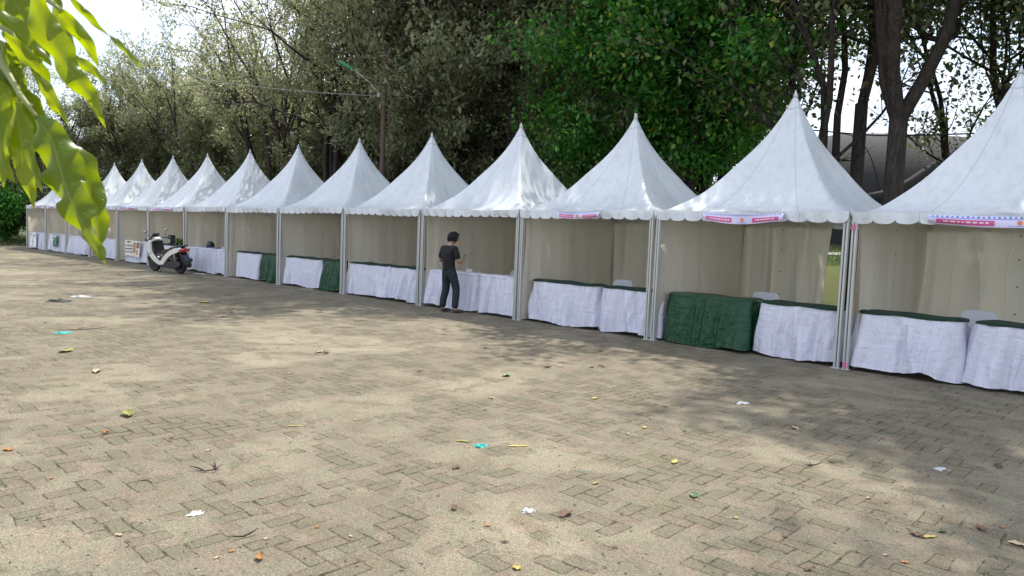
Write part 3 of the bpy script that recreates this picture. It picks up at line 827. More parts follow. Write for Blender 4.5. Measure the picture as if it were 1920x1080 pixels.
GRN = [make_tree(11, Ht=14, stems=4, fork=2.2, r0=.26, spread=.5, leaf=(.22, .115), per=13, lspread=.30, droop=-.55, mleaf=m_green, clear=3.9, up=.04, ratio=.66, side=4),
       make_tree(12, Ht=12.5, stems=4, fork=2.0, r0=.22, spread=.55, leaf=(.21, .11), per=13, lspread=.30, droop=-.5, mleaf=m_green, clear=2.6, up=.03, ratio=.66, side=4)]
KD = dict(mleaf=m_dark, zlow=8.4, lowp=.17)
DRK = [make_tree(21, Ht=17, stems=3, fork=4.0, r0=.17, spread=.42, leaf=(.17, .10), per=12, lspread=.24, clear=4.2, ratio=.64, side=3, ang=.55, **KD),
       make_tree(22, Ht=16, stems=2, fork=4.4, r0=.13, spread=.22, leaf=(.17, .10), per=10, lspread=.24, clear=4.2, ratio=.62, side=3, **KD),
       make_tree(23, Ht=15, stems=4, fork=1.6, r0=.14, spread=.45, leaf=(.16, .10), per=12, lspread=.24, clear=4.0, ratio=.62, **KD)]
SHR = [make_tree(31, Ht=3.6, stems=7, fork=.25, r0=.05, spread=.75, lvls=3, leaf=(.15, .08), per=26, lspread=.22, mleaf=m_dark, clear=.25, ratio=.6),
       make_tree(32, Ht=3.2, stems=7, fork=.2, r0=.04, spread=.8, lvls=3, leaf=(.18, .09), per=26, lspread=.24, mleaf=m_green, clear=.2, ratio=.6)]
BRT = [make_tree(41, Ht=6.5, stems=4, fork=.8, r0=.09, spread=.4, lvls=3, leaf=(.24, .12), per=22, lspread=.3, droop=-.2, mleaf=m_fern, clear=1.2)]
used = set()
def plant(proto, loc, rz, s, label, cat, group, name='tree'):
    t = proto if proto.name not in used else copy_tree(proto)
    used.add(proto.name)
    t.location = loc; t.rotation_euler = (0, 0, rz); t.scale = (s, s, s*random.Random(int(rz*1000)).uniform(.94, 1.08))
    t.name = name; tag(t, label, cat, group); used.add(t.name)
    return t
# keep handles by identity, not name
class Pr:
    def __init__(s, o): s.o = o; s.u = False; s.first = o
def plant(pr, loc, rz, s, label, cat, group, name='tree'):
    if pr.u: t = copy_tree(pr.o)
    else: t = pr.o; pr.u = True
    t.location = loc; t.rotation_euler = (0, 0, rz); t.scale = (s, s, s*random.Random(int(rz*1000)).uniform(.94, 1.08))
    t.name = name; tag(t, label, cat, group); return t
POL = [Pr(o) for o in POL]; OLV = [Pr(o) for o in OLV]; GRN = [Pr(o) for o in GRN]; DRK = [Pr(o) for o in DRK]; SHR = [Pr(o) for o in SHR]; BRT = [Pr(o) for o in BRT]
for pr in POL+OLV+GRN+DRK+SHR+BRT:
    if '_n' in pr.o: print('tips', pr.o['_n']); del pr.o['_n']
def row_px(px, m):
    r = ray(px, 440); o = J0+NRM*m; det = r.x*(-DIR.y)+r.y*DIR.x; t_ = (o.x*(-DIR.y)+o.y*DIR.x)/det
    return Vector((r.x*t_, r.y*t_, 0))
rr = random.Random(77)
# forest behind the middle and far tents: four rough rows
def frow(s0, s1, step, m0, m1, sc0, label, group, prs):
    s = s0
    while s < s1:
        plant(rr.choice(prs), P(s+rr.uniform(-.8, .8), rr.uniform(m0, m1)), rr.uniform(0, 6.28), sc0*rr.uniform(.9, 1.1)*(1.0 if s < 13.5 else (.88 if s < 20 else 1.0)), label, 'tree', group, 'tree'); s += step*rr.uniform(.85, 1.15)
frow(9.5, 44, 3.9, 7.5, 10, 1.0, 'slender dark-stemmed tree with grey-green leaves in the first row behind the far tents', 'first row of forest trees', OLV)
frow(12, 52, 4.6, 13, 17, 1.08, 'grey-green leafed tree in the forest, second row back from the tents', 'second row of forest trees', OLV)
frow(20, 64, 5.2, 20, 26, 1.12, 'grey-green leafed tree deep in the forest behind the tents', 'deep forest trees', OLV)
frow(30, 84, 6.5, 30, 38, 1.18, 'distant leafy tree at the back of the forest', 'back forest trees', OLV)
for i, (s, m) in enumerate([(45, 3), (47, -2), (52, -6), (50, 6), (46, 8), (56, 0), (58, -9), (63, -14), (60, 4), (68, -4)]):
    plant(OLV[i % 4], P(s, m), i*1.7, 1.0+.05*(i % 3), 'tree closing the view beyond the far left end of the tent row', 'tree', 'trees past the far end of the row')
for i, (s, m) in enumerate([(43.5, 2.4), (44.5, -.4), (46, -2.5), (47.5, -5), (45.5, 4.5), (43, 6.5), (50, -8), (53, -11), (48, 1), (42.5, 8)]):
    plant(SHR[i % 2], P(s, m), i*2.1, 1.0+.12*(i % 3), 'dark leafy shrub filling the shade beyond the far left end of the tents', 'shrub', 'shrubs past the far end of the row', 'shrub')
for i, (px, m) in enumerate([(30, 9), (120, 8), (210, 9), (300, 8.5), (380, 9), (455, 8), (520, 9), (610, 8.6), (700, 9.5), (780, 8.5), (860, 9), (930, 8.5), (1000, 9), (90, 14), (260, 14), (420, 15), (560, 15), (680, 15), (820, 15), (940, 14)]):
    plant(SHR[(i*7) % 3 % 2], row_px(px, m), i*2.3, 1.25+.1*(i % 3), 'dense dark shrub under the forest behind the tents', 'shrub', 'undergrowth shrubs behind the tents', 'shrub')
for i, (px, m) in enumerate([(505, 11), (590, 12), (540, 17), (420, 13), (880, 13), (985, 12)]):
    plant(BRT[0], row_px(px, m), i*1.9, .8+.1*(i % 2), 'bright yellow-green young tree glowing in the gaps of the forest', 'tree', 'bright young trees in the forest')
for i, (px, m, q, lb) in enumerate([(505, 6.6, 0, 'tall slim dark-stemmed tree behind the tent peaks, farthest left of the bare-stemmed ones'), (545, 6.0, 0, 'bundle of tall dark bare stems rising behind the tents, left of the lamp head'),
    (628, 5.6, 0, 'bundle of straight dark stems rising directly below the green street lamp head'), (668, 6.8, 1, 'dark bare-stemmed tree just left of the rusty lamp pole'), (765, 6.6, 1, 'dark bare-stemmed tree just right of the rusty lamp pole')]):
    plant(POL[q], row_px(px, m), i*1.45, 1.0, lb, 'tree', None)
# middle: dark leaning trees
for i, (px, m, pr, s) in enumerate([(812, 6.6, OLV[3], 1.28), (905, 7.6, OLV[1], 1.32), (985, 9.4, OLV[0], 1.35), (1040, 12, OLV[2], 1.15), (760, 10, OLV[2], 1.2), (870, 14, OLV[3], 1.3)]):
    plant(pr, row_px(px, m), i*1.3+.5, s, ('grey-green tree with dark limbs leaning left, above the tent left of the standing man', 'tall tree with dark forked limbs directly above the tent of the standing man',
        'tall grey-green tree whose foliage meets the left edge of the large bright green tree', 'dark-trunked tree half hidden behind the left edge of the bright green tree',
        'tree set back directly behind the rusty lamp pole', 'hazy back-row tree seen through the limbs above the standing man')[i], 'tree', 'trees behind the middle tents')
# the big bright green tree, right of the middle
plant(GRN[0], row_px(1290, 8.6), .4, .93, 'large bright green broad-leafed tree rising behind the tents right of the middle', 'tree', None)
plant(GRN[1], row_px(1195, 9.2), 2.0, .90, 'broad-leafed green tree adjoining the left side of the largest green tree', 'tree', None)
plant(DRK[0], row_px(1350, 9.6), 4.1, .95, 'dark tree whose lower leaves hang right of the largest green tree, sky below them', 'tree', None)
for i, (px, m, q, lb) in enumerate([(845, 7.6, 1, 'slim dark trunk with its crown above the frame, behind the gap right of the man'), (955, 8.4, 0, 'dark high-crowned trunk rising behind the peak right of the standing man'), (1035, 10, 1, 'slim dark trunk showing just left of the bright green foliage')]):
    plant(DRK[q], row_px(px, m-.8), 1+i*1.7, 1.2, lb, 'tree', None)
# right: dark trunks with open crowns against the sky
for i, (px, m, q, s, lb) in enumerate([
    (1668, 7.0, 0, 1.05, 'thick dark forked tree trunk rising in the dip between the two nearest tents'),
    (1598, 8.0, 1, 1.05, 'dark upright tree directly left of the thick forked trunk'),
    (1515, 7.6, 2, 1.05, 'tree with low limbs sweeping left, behind the second nearest whole tent peak'),
    (1775, 12.5, 2, .9, 'thin many-stemmed tree standing against the sky right of the thick forked trunk'),
    (1880, 11.0, 1, .95, 'dark slim tree against the sky at the far right above the nearest tent'),
    (2010, 8.2, 0, 1.02, 'spreading tree past the right edge whose leaves reach into the top right corner'),
    (2350, 6.4, 2, .88, 'spreading tree beyond the right edge that shades the nearest tents'),
    (1450, 11.5, 1, .95, 'slim dark tree behind the second nearest tent peak, left of its low-limbed neighbour')]):
    plant(DRK[q], row_px(px, m), i*1.1, s, lb, 'tree', None)
for i, (px, d) in enumerate([(1405, 78), (1330, 80), (1210, 84), (1120, 86), (1040, 88)]):
    r = ray(px, 440); p = CAM+r*(d/r.y); plant(BRT[0] if i % 2 == 0 else SHR[1], (p.x, p.y, 1.6), i*1.3, 1.0+.1*(i % 3) if i % 2 == 0 else 1.8, 'small pale green tree on the bank far across the pond', 'tree', 'trees on the far pond bank')

# grass tufts on the near side of the tents' backs and on the bank
def tufts(n, f, hgt, mat, name, label, seed):
    rs = np.random.RandomState(seed); pts = np.array([f(rs) for _ in range(n)]); k_ = 5
    p = np.repeat(pts, k_, 0)+np.concatenate([rs.normal(0, .05, (n*k_, 2)), np.zeros((n*k_, 1))], 1); N = n*k_
    a = rs.normal(0, .35, (N, 3)); a[:, 2] = 1; a /= np.linalg.norm(a, axis=1, keepdims=True); b = np.cross(a, rs.normal(0, 1, (N, 3))); b /= np.linalg.norm(b, axis=1, keepdims=True)
    h_ = hgt*rs.uniform(.5, 1.3, (N, 1)); V = np.empty((N, 3, 3)); V[:, 0] = p-b*h_*.09; V[:, 1] = p+b*h_*.09; V[:, 2] = p+a*h_
    o = np_mesh(name, V.reshape(-1, 3), np.arange(N*3).reshape(-1, 3), mat, None); return tag(o, label, 'grass', None, 'stuff')
def fb(rs):
    x, y = rs.uniform(14, 55), rs.uniform(68, 84); return (x, y, terrain(x, y))
tufts(9000, fb, .30, m_dark, 'bank_grass', 'bright green grass covering the far pond bank seen through the tent wall gap', 5)
def fl(rs):
    q = P(rs.uniform(41, 60), rs.uniform(-12, 5)); return (q.x, q.y, 0)
tufts(2500, fl, .22, m_dark, 'verge_grass', 'short dark grass edging the paving at the far left', 6)

pm = MB(); pm.add([(10, 74.6, terrain(20, 74.6)+.07), (60, 74.6, terrain(20, 74.6)+.07), (60, 75.4, terrain(20, 75.4)+.12), (10, 75.4, terrain(20, 75.4)+.12)], [(0, 1, 2, 3)])
tag(pm.build('bank_path', plain('path_pale', (.24, .235, .20), .8)), kind='structure')
# ------------------------------------------------------------------ curved-roof hall across the pond
def mat_conc():
    k = NM('stained_shell'); v = k.obj(scale=(1, 1, 1)); st = k.obj(scale=(.5, .5, .07)); a = k.noise(st, 2.2, 6, .65); b = k.noise(v, .5, 6, .7)
    c = k.mix(a, (.014, .0135, .014), (.034, .032, .033)); c = k.mix(k.ramp(b, [(.45, 0.0), (.7, 1.0)]), c, (.020, .015, .013))
    return k.fin(k.bsdf(c, .85, 0, .3, k.bump(b, .4, .2)))
hr = ray(1690, 440); hc = CAM+hr*(92/hr.y)
m_mat0 = plain('dark_trim', (.012, .011, .011), .9)
hall = empty('curved_roof_hall', (hc.x, hc.y, 1.65), 0, 'grey stained curved-roof hall showing above the dip between the two nearest tents', 'building')
mb = MB()
def hp(u, v):
    a = math.pi*v; x = (u*2-1)*23.5; e = (1-abs(u*2-1)**3.2)**.5 if abs(u*2-1) < 1 else 0
    e = max(e, .02); return (x, -13*math.cos(a)*(.3+.7*e), 13.9*e*abs(math.sin(a))**.75)
mb.grid(hp, 60, 30); mb.build('roof', mat_conc(), hall, smooth=True)
mb = MB()
for q in range(5):
    u = .12+.19*q; mb.tube([Vector(hp(u, v/24))*1.004 for v in range(1, 24)], .05, 6)
mb.build('roof_seam', m_mat0, hall, smooth=True)
mb = MB(); pr_ = []
for px, py in ((1600, 378), (1660, 366), (1705, 346), (1752, 315), (1800, 282), (1850, 262), (1900, 256)):
    q = AT(px, py, 76); pr_.append(Vector((q.x, q.y, q.z))-hall.location)
mb.tube(pr_, [.5, .55, .6, .6, .5, .45, .4], 8); mb.build('arched_rim', m_mat0, hall, smooth=True)

# ------------------------------------------------------------------ street lamp and cables
m_rust = plain('rusty_pole', (.10, .06, .05), .8, bumpst=.4)
m_gpl = plain('lamp_green', (.05, .30, .13), .4)
m_galv = plain('galvanised', (.42, .43, .42), .45, .3)
m_cable = plain('cable_pale', (.34, .34, .33), .6); m_cabled = plain('cable_dark', (.03, .03, .03), .6)
lp = row_px(713, 3.55); dp = (lp-CAM).dot(fw)
lamp = empty('street_lamp', lp, 0, 'rusty street lamp pole with green lamp head reaching left, behind the middle tents', 'street lamp')
topz = AT(712, 92, dp).z
mb = MB(); mb.tube([(0, 0, 0), (0, 0, topz*.55), (0, 0, topz)], [.085, .075, .06], 12); mb.lathe([(.062, topz), (.062, topz+.02), (.01, topz+.04)], 12); mb.build('pole', m_rust, lamp, smooth=True, autosm=40)
def loc_(px, py, d): return AT(px, py, d)-lp
mb = MB(); mb.tube([loc_(712, 181, dp), loc_(705, 168, dp), loc_(690, 152, dp), loc_(672, 137, dp), loc_(662, 129, dp)], .024, 8); mb.lathe([(.085, -.05), (.085, .05)], 12, mat=Matrix.Translation(loc_(712, 179, dp))); mb.build('arm', m_galv, lamp, smooth=True, autosm=40)
hd = MB(); a_, b_ = loc_(664, 131, dp), loc_(636, 114, dp); ax_ = (b_-a_).normalized(); sd_ = ax_.cross(Vector((0, 0, 1))).normalized(); ud_ = sd_.cross(ax_)
vs = []
for u, wv, hv in ((0, .05, .035), (.15, .08, .05), (.5, .11, .06), (.85, .10, .05), (1, .05, .02)):
    c = a_.lerp(b_, u)
    for k_ in range(10):
        an = 2*math.pi*k_/10; vs.append(c+sd_*math.cos(an)*wv+ud_*math.sin(an)*hv)
fs = [tuple(reversed(range(10))), tuple(range(40, 50))]+[(q*10+k_, q*10+(k_+1) % 10, (q+1)*10+(k_+1) % 10, (q+1)*10+k_) for q in range(4) for k_ in range(10)]
hd.add(vs, fs); hd.build('lamp_head', m_gpl, lamp, smooth=True)
def cable(pts, r, mat, label, name='overhead_cable'):
    mb = MB(); P_ = [AT(*p) for p in pts]; out = []
    for i in range(len(P_)-1):
        for q in range(8): 
            f_ = q/8; p = P_[i].lerp(P_[i+1], f_); p.z -= .02*math.sin(math.pi*f_)*(P_[i]-P_[i+1]).length/3; out.append(p)
    out.append(P_[-1]); mb.tube(out, r, 5); o = mb.build(name, mat, smooth=True); tag(o, label, 'cable', None)
cable([(712, 180, dp), (505, 165, dp+1), (345, 142, dp+3), (200, 118, dp+5), (60, 92, dp+8)], .010, m_cable, 'pale overhead cable running left from the street lamp pole across the forest')
cable([(1300, 205, 21), (1480, 239, 19), (1640, 254, 18), (1830, 250, 16.5), (2050, 225, 15)], .018, m_cabled, 'black overhead cable crossing the dark trunks above the curved-roof hall')

# two red and white mast tips above the far canopy
m_red = plain('mast_red', (.55, .06, .05), .5)
for i, (px, py, dx) in enumerate(((380, 82, -4), (403, 92, 5))):
    d = 95; b = AT(px-dx, py+130, d); t = AT(px+dx*.2, py, d); ms = empty('striped_mast', (b.x, b.y, 0), 0, ('red and white striped mast tip above the upper left trees, left of two', 'red and white striped mast tip above the upper left trees, right of two')[i], 'mast')
    mb = MB()
    n = 9; p0 = Vector((0, 0, 0)); p1 = t-Vector((b.x, b.y, 0))
    for q in range(n): mb.tube([p0.lerp(p1, q/n), p0.lerp(p1, (q+1)/n)], .22 if q < n-1 else .18, 8, mi=q % 2)
    mb.build('mast_tube', [m_wh, m_red], ms)

# ------------------------------------------------------------------ things on and at the tables
m_blk = plain('gloss_black', (.015, .015, .017), .22, var=.2, coat=.5); m_mat = plain('matt_black', (.02, .02, .022), .6)
m_visor = plain('visor', (.03, .035, .04), .08, spec=.8)
def local(t, x, y, z): return t.matrix_world @ Vector((x, y, z)) if False else Matrix.Translation(t.location) @ Matrix.Rotation(t.rotation_euler.z, 4, 'Z') @ Vector((x, y, z))
tb = TAB[15]
hp_ = local(tb, .14, .24, .802)
he = empty('helmet', hp_, tb.rotation_euler.z+2.4, 'black motorcycle helmet lying on the white table right of the scooter', 'helmet')
mb = MB()
def hs(u, v):
    a = 2*math.pi*u; p = -.62+v*(math.pi/2+.62); r = math.cos(p); x, y, z = r*math.cos(a)*.15, r*math.sin(a)*.125, math.sin(p)*.135+.085
    return (x, y, z)
mb.grid(hs, 32, 16); mb.build('shell', m_blk, he, smooth=True)
mb = MB(); mb.grid(lambda u, v: ((.155)*math.cos((u-.5)*2.2), .13*math.sin((u-.5)*2.2), .04+.095*v), 16, 5); mb.grid(lambda u, v: ((.152)*math.cos((.5-u)*2.2), .127*math.sin((.5-u)*2.2), .04+.095*v), 16, 5); mb.build('visor', m_visor, he, smooth=True)
mb = MB(); mb.lathe([(.10, .002), (.118, .0), (.124, .012), (.12, .03), (.10, .03)], 24); mb.build('rim', m_mat, he, smooth=True)
# small white box on the table at which the man stands
bx = MB(); bx.box((-.055, -.04, 0), (.055, .04, .055), bevel=.004); bx.box((-.057, -.042, .048), (.057, .042, .060), bevel=.003)
o = bx.build('small_box', plain('card_white', (.72, .70, .66), .6)); o.location = local(TAB[7], .26, .3, .80); o.rotation_euler = (0, 0, .3); tag(o, 'small white lidded box on the table beside the man', 'box')
# flat purple folder and paper cups on the helmet table and its neighbour
m_purp = plain('purple_sheet', (.20, .16, .42), .4)
bx = MB(); bx.box((-.17, -.11, 0), (.17, .11, .014), bevel=.003); bx.box((-.165, -.105, .0142), (.15, .1, .022), bevel=.002)
o = bx.build('folder', m_purp); o.location = local(TAB[15], .52, .2, .803); o.rotation_euler = (0, 0, tb.rotation_euler.z+.3); tag(o, 'flat purple folder on the white table beside the helmet', 'folder')
for i, (x, y) in enumerate(((-.10, .12), (.05, .17), (.17, .1))):
    mb = MB(); mb.lathe([(.026, 0), (.034, .075), (.036, .078), (.032, .078), (.025, .01)], 14); o = mb.build('paper_cup', m_wh, smooth=True, autosm=40); o.location = local(TAB[14], x, y, .805); tag(o, 'small white paper cup on the short table end right of the helmet', 'cup', 'paper cups on the short table')
# menu banner, green poster, grey printed sheet
m_cream = plain('menu_cream', (.72, .68, .60), .5); m_brn = plain('menu_brown', (.28, .12, .06), .6); m_food = plain('menu_food', (.55, .26, .12), .5); m_dtext = plain('print_dark', (.06, .05, .05), .6)
def sheet(t, x0, x1, z0, z1, name, label, cat, mats, patches, wav=.012, off=.115, sd=0):
    mb = MB(); L = x1-x0
    def pt(u, v, o=0): return (x0+L*u, -off+ (1-v)*-.02 - wav*math.sin(u*9+v*3+sd)-o, z0+(z1-z0)*v+.012*math.sin(u*5+sd))
    mb.grid(lambda u, v: pt(u, v), 24, 8, 0)
    for (u0, v0, u1, v1, mi) in patches: mb.grid(lambda u, v: pt(u0+(u1-u0)*u, v0+(v1-v0)*v, .003), 8, 4, mi)
    o = mb.build(name, mats, smooth=True); o.location = t.location; o.rotation_euler = t.rotation_euler; tag(o, label, cat)
    return o
Lm = 1.35
menu = [(.10, .84, .34, .92, 3)]
rq = random.Random(4)
for row in range(3):
    u = .05
    while u < .52:
        wd_ = rq.uniform(.04, .11); menu.append((u, .60-row*.2, min(u+wd_, .55), .69-row*.2, 3)); u += wd_+.03
menu += [(.60, .25, .74, .88, 1), (.62, .38, .70, .76, 2), (.78, .55, .96, .92, 1), (.80, .15, .90, .45, 2)]
sheet(TAB[17], -.72, .66, .26, .84, 'menu_banner', 'cream printed food menu with brown pictures hung on the table left of the scooter', 'banner', [m_cream, m_brn, m_food, m_dtext], menu, off=.135)
m_pg = plain('poster_green', (.06, .30, .07), .5); m_pd = plain('poster_dark', (.09, .13, .11), .5)
sheet(TAB[20], .12, .62, .26, .80, 'poster', 'green printed poster hung on a white table skirt near the far end', 'poster', [m_pd, m_pg, m_wh, m_dtext], [(.25, .15, .8, .5, 1), (.45, .5, .9, .75, 1), (.1, .80, .85, .93, 2), (.3, .55, .42, .75, 2)], off=.13, sd=2)
m_grey = plain('print_grey', (.30, .31, .36), .4)
sheet(TAB[21], -.40, .40, .12, .80, 'printed_sheet', 'crumpled grey-printed white sheet hung on the farthest table', 'banner', [m_wh, m_grey, m_dtext, m_dtext], [(.05, .75, .35, .93, 1), (.22, .30, .5, .62, 1), (.30, .05, .62, .34, 1), (.6, .7, .75, .9, 1)], wav=.03, off=.14, sd=1)
# dark boxes, bag and small potted plants behind the scooter
m_box = plain('bin_dark', (.05, .06, .065), .5)
for i, (ti, x, y, s_, lb) in enumerate(((17, .55, .38, 1.0, 'dark speaker box on the table behind the menu banner, left of the tent post'), (16, -.62, .38, 1.05, 'dark speaker box on the table behind the scooter, right of the tent post'))):
    t = empty('speaker_box', local(TAB[ti], x, y, .803), TAB[ti].rotation_euler.z+.1, lb, 'speaker'); mb = MB(); mb.box((-.10*s_, -.09, 0), (.10*s_, .09, .30*s_), bevel=.008); mb.build('cabinet', m_box, t)
    mb = MB(); mb.lathe([(.01, 0), (.05, .004), (.07, .006), (.075, 0)], 18, mat=Matrix.Translation((0, -.0925, .10)) @ Matrix.Rotation(math.pi/2, 4, 'X')); mb.lathe([(.01, 0), (.03, .004), (.034, 0)], 14, mat=Matrix.Translation((0, -.0925, .22)) @ Matrix.Rotation(math.pi/2, 4, 'X')); mb.build('cone', m_galv, t, smooth=True)
t = empty('bag', local(TAB[17], .30, .3, .803), TAB[17].rotation_euler.z, 'dark maroon bag slumped on the menu table', 'bag')
mb = MB()
def bg_(u, v):
    a = 2*math.pi*u; p = math.pi*v-math.pi/2; r = math.cos(p)**.6 if math.cos(p) > 0 else 0
    return (.19*r*math.cos(a)*(1+.08*math.sin(3*a)), .10*r*math.sin(a), .075+.075*math.sin(p)*(1+.15*math.sin(2*a+1)))
mb.grid(bg_, 24, 12); mb.build('body', plain('maroon', (.08, .02, .022), .7), t, smooth=True)
mb = MB(); mb.tube([(-.08, -.02, .14), (-.06, -.03, .21), (0, -.03, .235), (.06, -.03, .21), (.08, -.02, .14)], .008, 6); mb.build('handle', m_mat, t, smooth=True)
for i, (x, s_) in enumerate(((.05, 1.0), (.32, .8), (.46, .9))):
    t = empty('potted_plant', local(TAB[16], x, .3, .803), i, ('small potted green plant on the table right behind the scooter handlebar', 'smallest potted plant on the table behind the scooter, between two others', 'potted green plant on the table behind the scooter seat, rightmost of three')[i], 'plant')
    mb = MB(); mb.lathe([(.035*s_, 0), (.05*s_, .07*s_), (.055*s_, .075*s_), (.04*s_, .072*s_)], 14); mb.build('pot', m_mat, t, smooth=True, autosm=40)
    rs = np.random.RandomState(i); T_ = rs.normal(0, .03*s_, (14, 3))+np.array([0, 0, .13*s_]); V, Fc = leaves(rs, T_, np.tile([0, 0, 1.], (14, 1)), 8, .07*s_, .035*s_, .02, .3); np_mesh('leaves', V, Fc, m_fern, t)

# ------------------------------------------------------------------ scooter
m_sw = plain('scooter_white', (.74, .73, .69), .22, var=.04, coat=.6); m_sb = plain('scooter_black', (.018, .018, .02), .38, var=.2); m_tyre = plain('tyre', (.022, .022, .022), .85, bumpst=.4)
m_rim = plain('rim_bronze', (.20, .13, .08), .4, .6); m_eng = plain('engine_grey', (.05, .05, .052), .45, .4); m_rlens = plain('tail_red', (.42, .012, .015), .15, coat=.8); m_steel = plain('steel', (.5, .5, .5), .25, .9)
rw, fw_ = G(339, 513.5), G(292, 508.5)
ax = (fw_-rw); sc_len = ax.length; ang = math.atan2(ax.y, ax.x); ctr = (rw+fw_)/2
S = empty('scooter', (ctr.x, ctr.y, .004), ang, 'white and black maxi scooter parked in front of a tent, tail towards the viewer', 'scooter')
SS = sc_len/1.36; SS = min(1.06, max(.9, SS)); S.scale = (SS,)*3
SB = empty('lean_pivot'); C.objects.unlink(SB); bpy.data.objects.remove(SB)
S.rotation_euler = (math.radians(-7), 0, ang)   # leaning to its left on the side stand
def wheel(x, name):
    W_ = MB(); R = .285; rx = Matrix.Translation((x, 0, R)) @ Matrix.Rotation(math.pi/2, 4, 'X')
    W_.lathe([(.20, -.04), (.235, -.055), (.265, -.052), (.282, -.03), (.286, 0), (.282, .03), (.265, .052), (.235, .055), (.20, .04)], 40, mat=rx)
    o = W_.build(name, m_tyre, S, smooth=True)
    q = MB(); q.lathe([(.185, -.035), (.205, -.042), (.205, -.03), (.19, 0), (.205, .03), (.205, .042), (.185, .035)], 36, mat=rx); q.lathe([(.035, -.05), (.035, .05)], 14, mat=rx)
    for s_ in range(5):
        a0 = 2*math.pi*s_/5
        for da in (-.13, .13): q.tube([rx @ Vector((.03*math.cos(a0), .03*math.sin(a0), 0)), rx @ Vector((.195*math.cos(a0+da), .195*math.sin(a0+da), 0))], .011, 6)
    q.build('rim', m_rim, o, smooth=True, autosm=40)
    d = MB(); d.lathe([(.06, .058), (.115, .058), (.115, .062), (.06, .062)], 30, mat=rx); d.build('brake_disc', m_steel, o)
    return o
wheel(.68, 'wheel'); wheel(-.68, 'wheel')
def part(name, polys, mat, bev=.02):
    mb = MB()
    for poly, y0, y1 in polys: prism(mb, poly, y0, y1, bev)
    return mb.build(name, mat, S, smooth=True, autosm=35)
side = [(-1.0, .84), (-1.04, .80), (-.98, .73), (-.80, .66), (-.58, .60), (-.36, .50), (-.20, .38), (-.10, .30), (.02, .30), (.10, .35), (-.02, .44), (-.12, .53), (-.28, .64), (-.50, .74), (-.78, .82)]
part('side_panel', [(side, .10, .19), (side, -.19, -.10)], m_sw)
low = [(.60, .62), (.63, .54), (.50, .42), (.30, .30), (.12, .25), (-.08, .27), (-.10, .33), (.06, .37), (.24, .46), (.40, .60), (.46, .72), (.58, .74)]
part('lower_fairing', [(low, .12, .20), (low, -.20, -.12)], m_sw)
sh = [(.42, 1.00), (.52, 1.02), (.66, .92), (.74, .80), (.70, .68), (.60, .56), (.46, .60), (.44, .80)]
part('front_shield', [(sh, -.225, .225)], m_sw, .05)
inner = [(.40, .98), (.47, .98), (.50, .60), (.30, .40), (.06, .34), (-.04, .36), (-.08, .50), (.02, .52), (.16, .46), (.30, .56), (.36, .72)]
part('leg_shield', [(inner, -.175, .175)], m_sb)
part('floor_tunnel', [([(.30, .50), (.34, .40), (.10, .26), (-.20, .26), (-.24, .60), (-.06, .62), (.04, .50), (.16, .47)], -.13, .13)], m_sb)
part('belly_pan', [([(.58, .46), (.44, .30), (.20, .20), (-.20, .18), (-.30, .26), (.10, .30), (.34, .40)], -.16, .16)], m_sb)
part('seat', [([(-.80, .88), (-.90, .86), (-.88, .81), (-.50, .73), (-.28, .63), (-.10, .60), (.04, .66), (.03, .72), (-.10, .745), (-.34, .75), (-.44, .82), (-.62, .85)], -.145, .145)], m_sb, .035)
part('rear_core', [([(-.96, .80), (-.98, .72), (-.78, .60), (-.50, .52), (-.24, .40), (-.20, .60), (-.40, .72)], -.11, .11)], m_sb)
part('tail_light', [([(-.96, .80), (-1.06, .775), (-1.05, .70), (-.94, .68), (-.86, .70)], -.15, .15)], m_rlens, .02)
part('rear_fender', [([(-.82, .64), (-.92, .68), (-1.00, .60), (-1.13, .36), (-1.16, .30), (-1.10, .30), (-.96, .50)], -.10, .10)], m_sb)
part('number_plate', [([(-1.045, .60), (-1.03, .60), (-1.125, .42), (-1.14, .42)], -.09, .09)], plain('plate_dark', (.05, .07, .12), .4), .002)
part('splash_guard', [([(-.99, .40), (-1.00, .46), (-1.12, .44), (-1.20, .32), (-1.16, .22), (-1.08, .30)], -.08, .08)], m_mat)
part('front_fender', [([(.38, .36), (.42, .46), (.54, .55), (.68, .60), (.84, .56), (.94, .46), (.97, .36), (.90, .42), (.80, .50), (.68, .53), (.56, .49), (.46, .40)], -.075, .075)], m_sb)
part('engine_cover', [([(-.92, .30), (-.88, .40), (-.72, .44), (-.40, .40), (-.16, .34), (-.12, .24), (-.30, .17), (-.66, .18), (-.86, .21)], .075, .19)], m_eng, .03)
part('air_box', [([(-.80, .46), (-.76, .56), (-.50, .54), (-.40, .46), (-.50, .41)], .07, .17)], m_eng, .02)
mb = MB(); mb.tube([(-.10, -.15, .24), (-.40, -.17, .22), (-.60, -.18, .26)], [.025, .025, .04], 8); mb.tube([(-.56, -.18, .25), (-.98, -.20, .42)], [.055, .062], 12); mb.build('exhaust', m_eng, S, smooth=True)
mb = MB()
for y in (-.13, .13): mb.tube([(-.70, y*1.1, .28), (-.66, y*1.15, .60)], .022, 8)
for q in range(10):
    z = .34+.024*q
    for y in (-.145, .145): mb.lathe([(.036, z), (.036, z+.010)], 12, mat=Matrix.Translation((-.69+.001*q, y, 0)))
mb.build('rear_shock', m_steel, S, smooth=True, autosm=40)
mb = MB(); 
for y in (-.085, .085): mb.tube([(.68, y, .285), (.50, y, .80)], .022, 10)
mb.build('front_fork', m_steel, S, smooth=True)
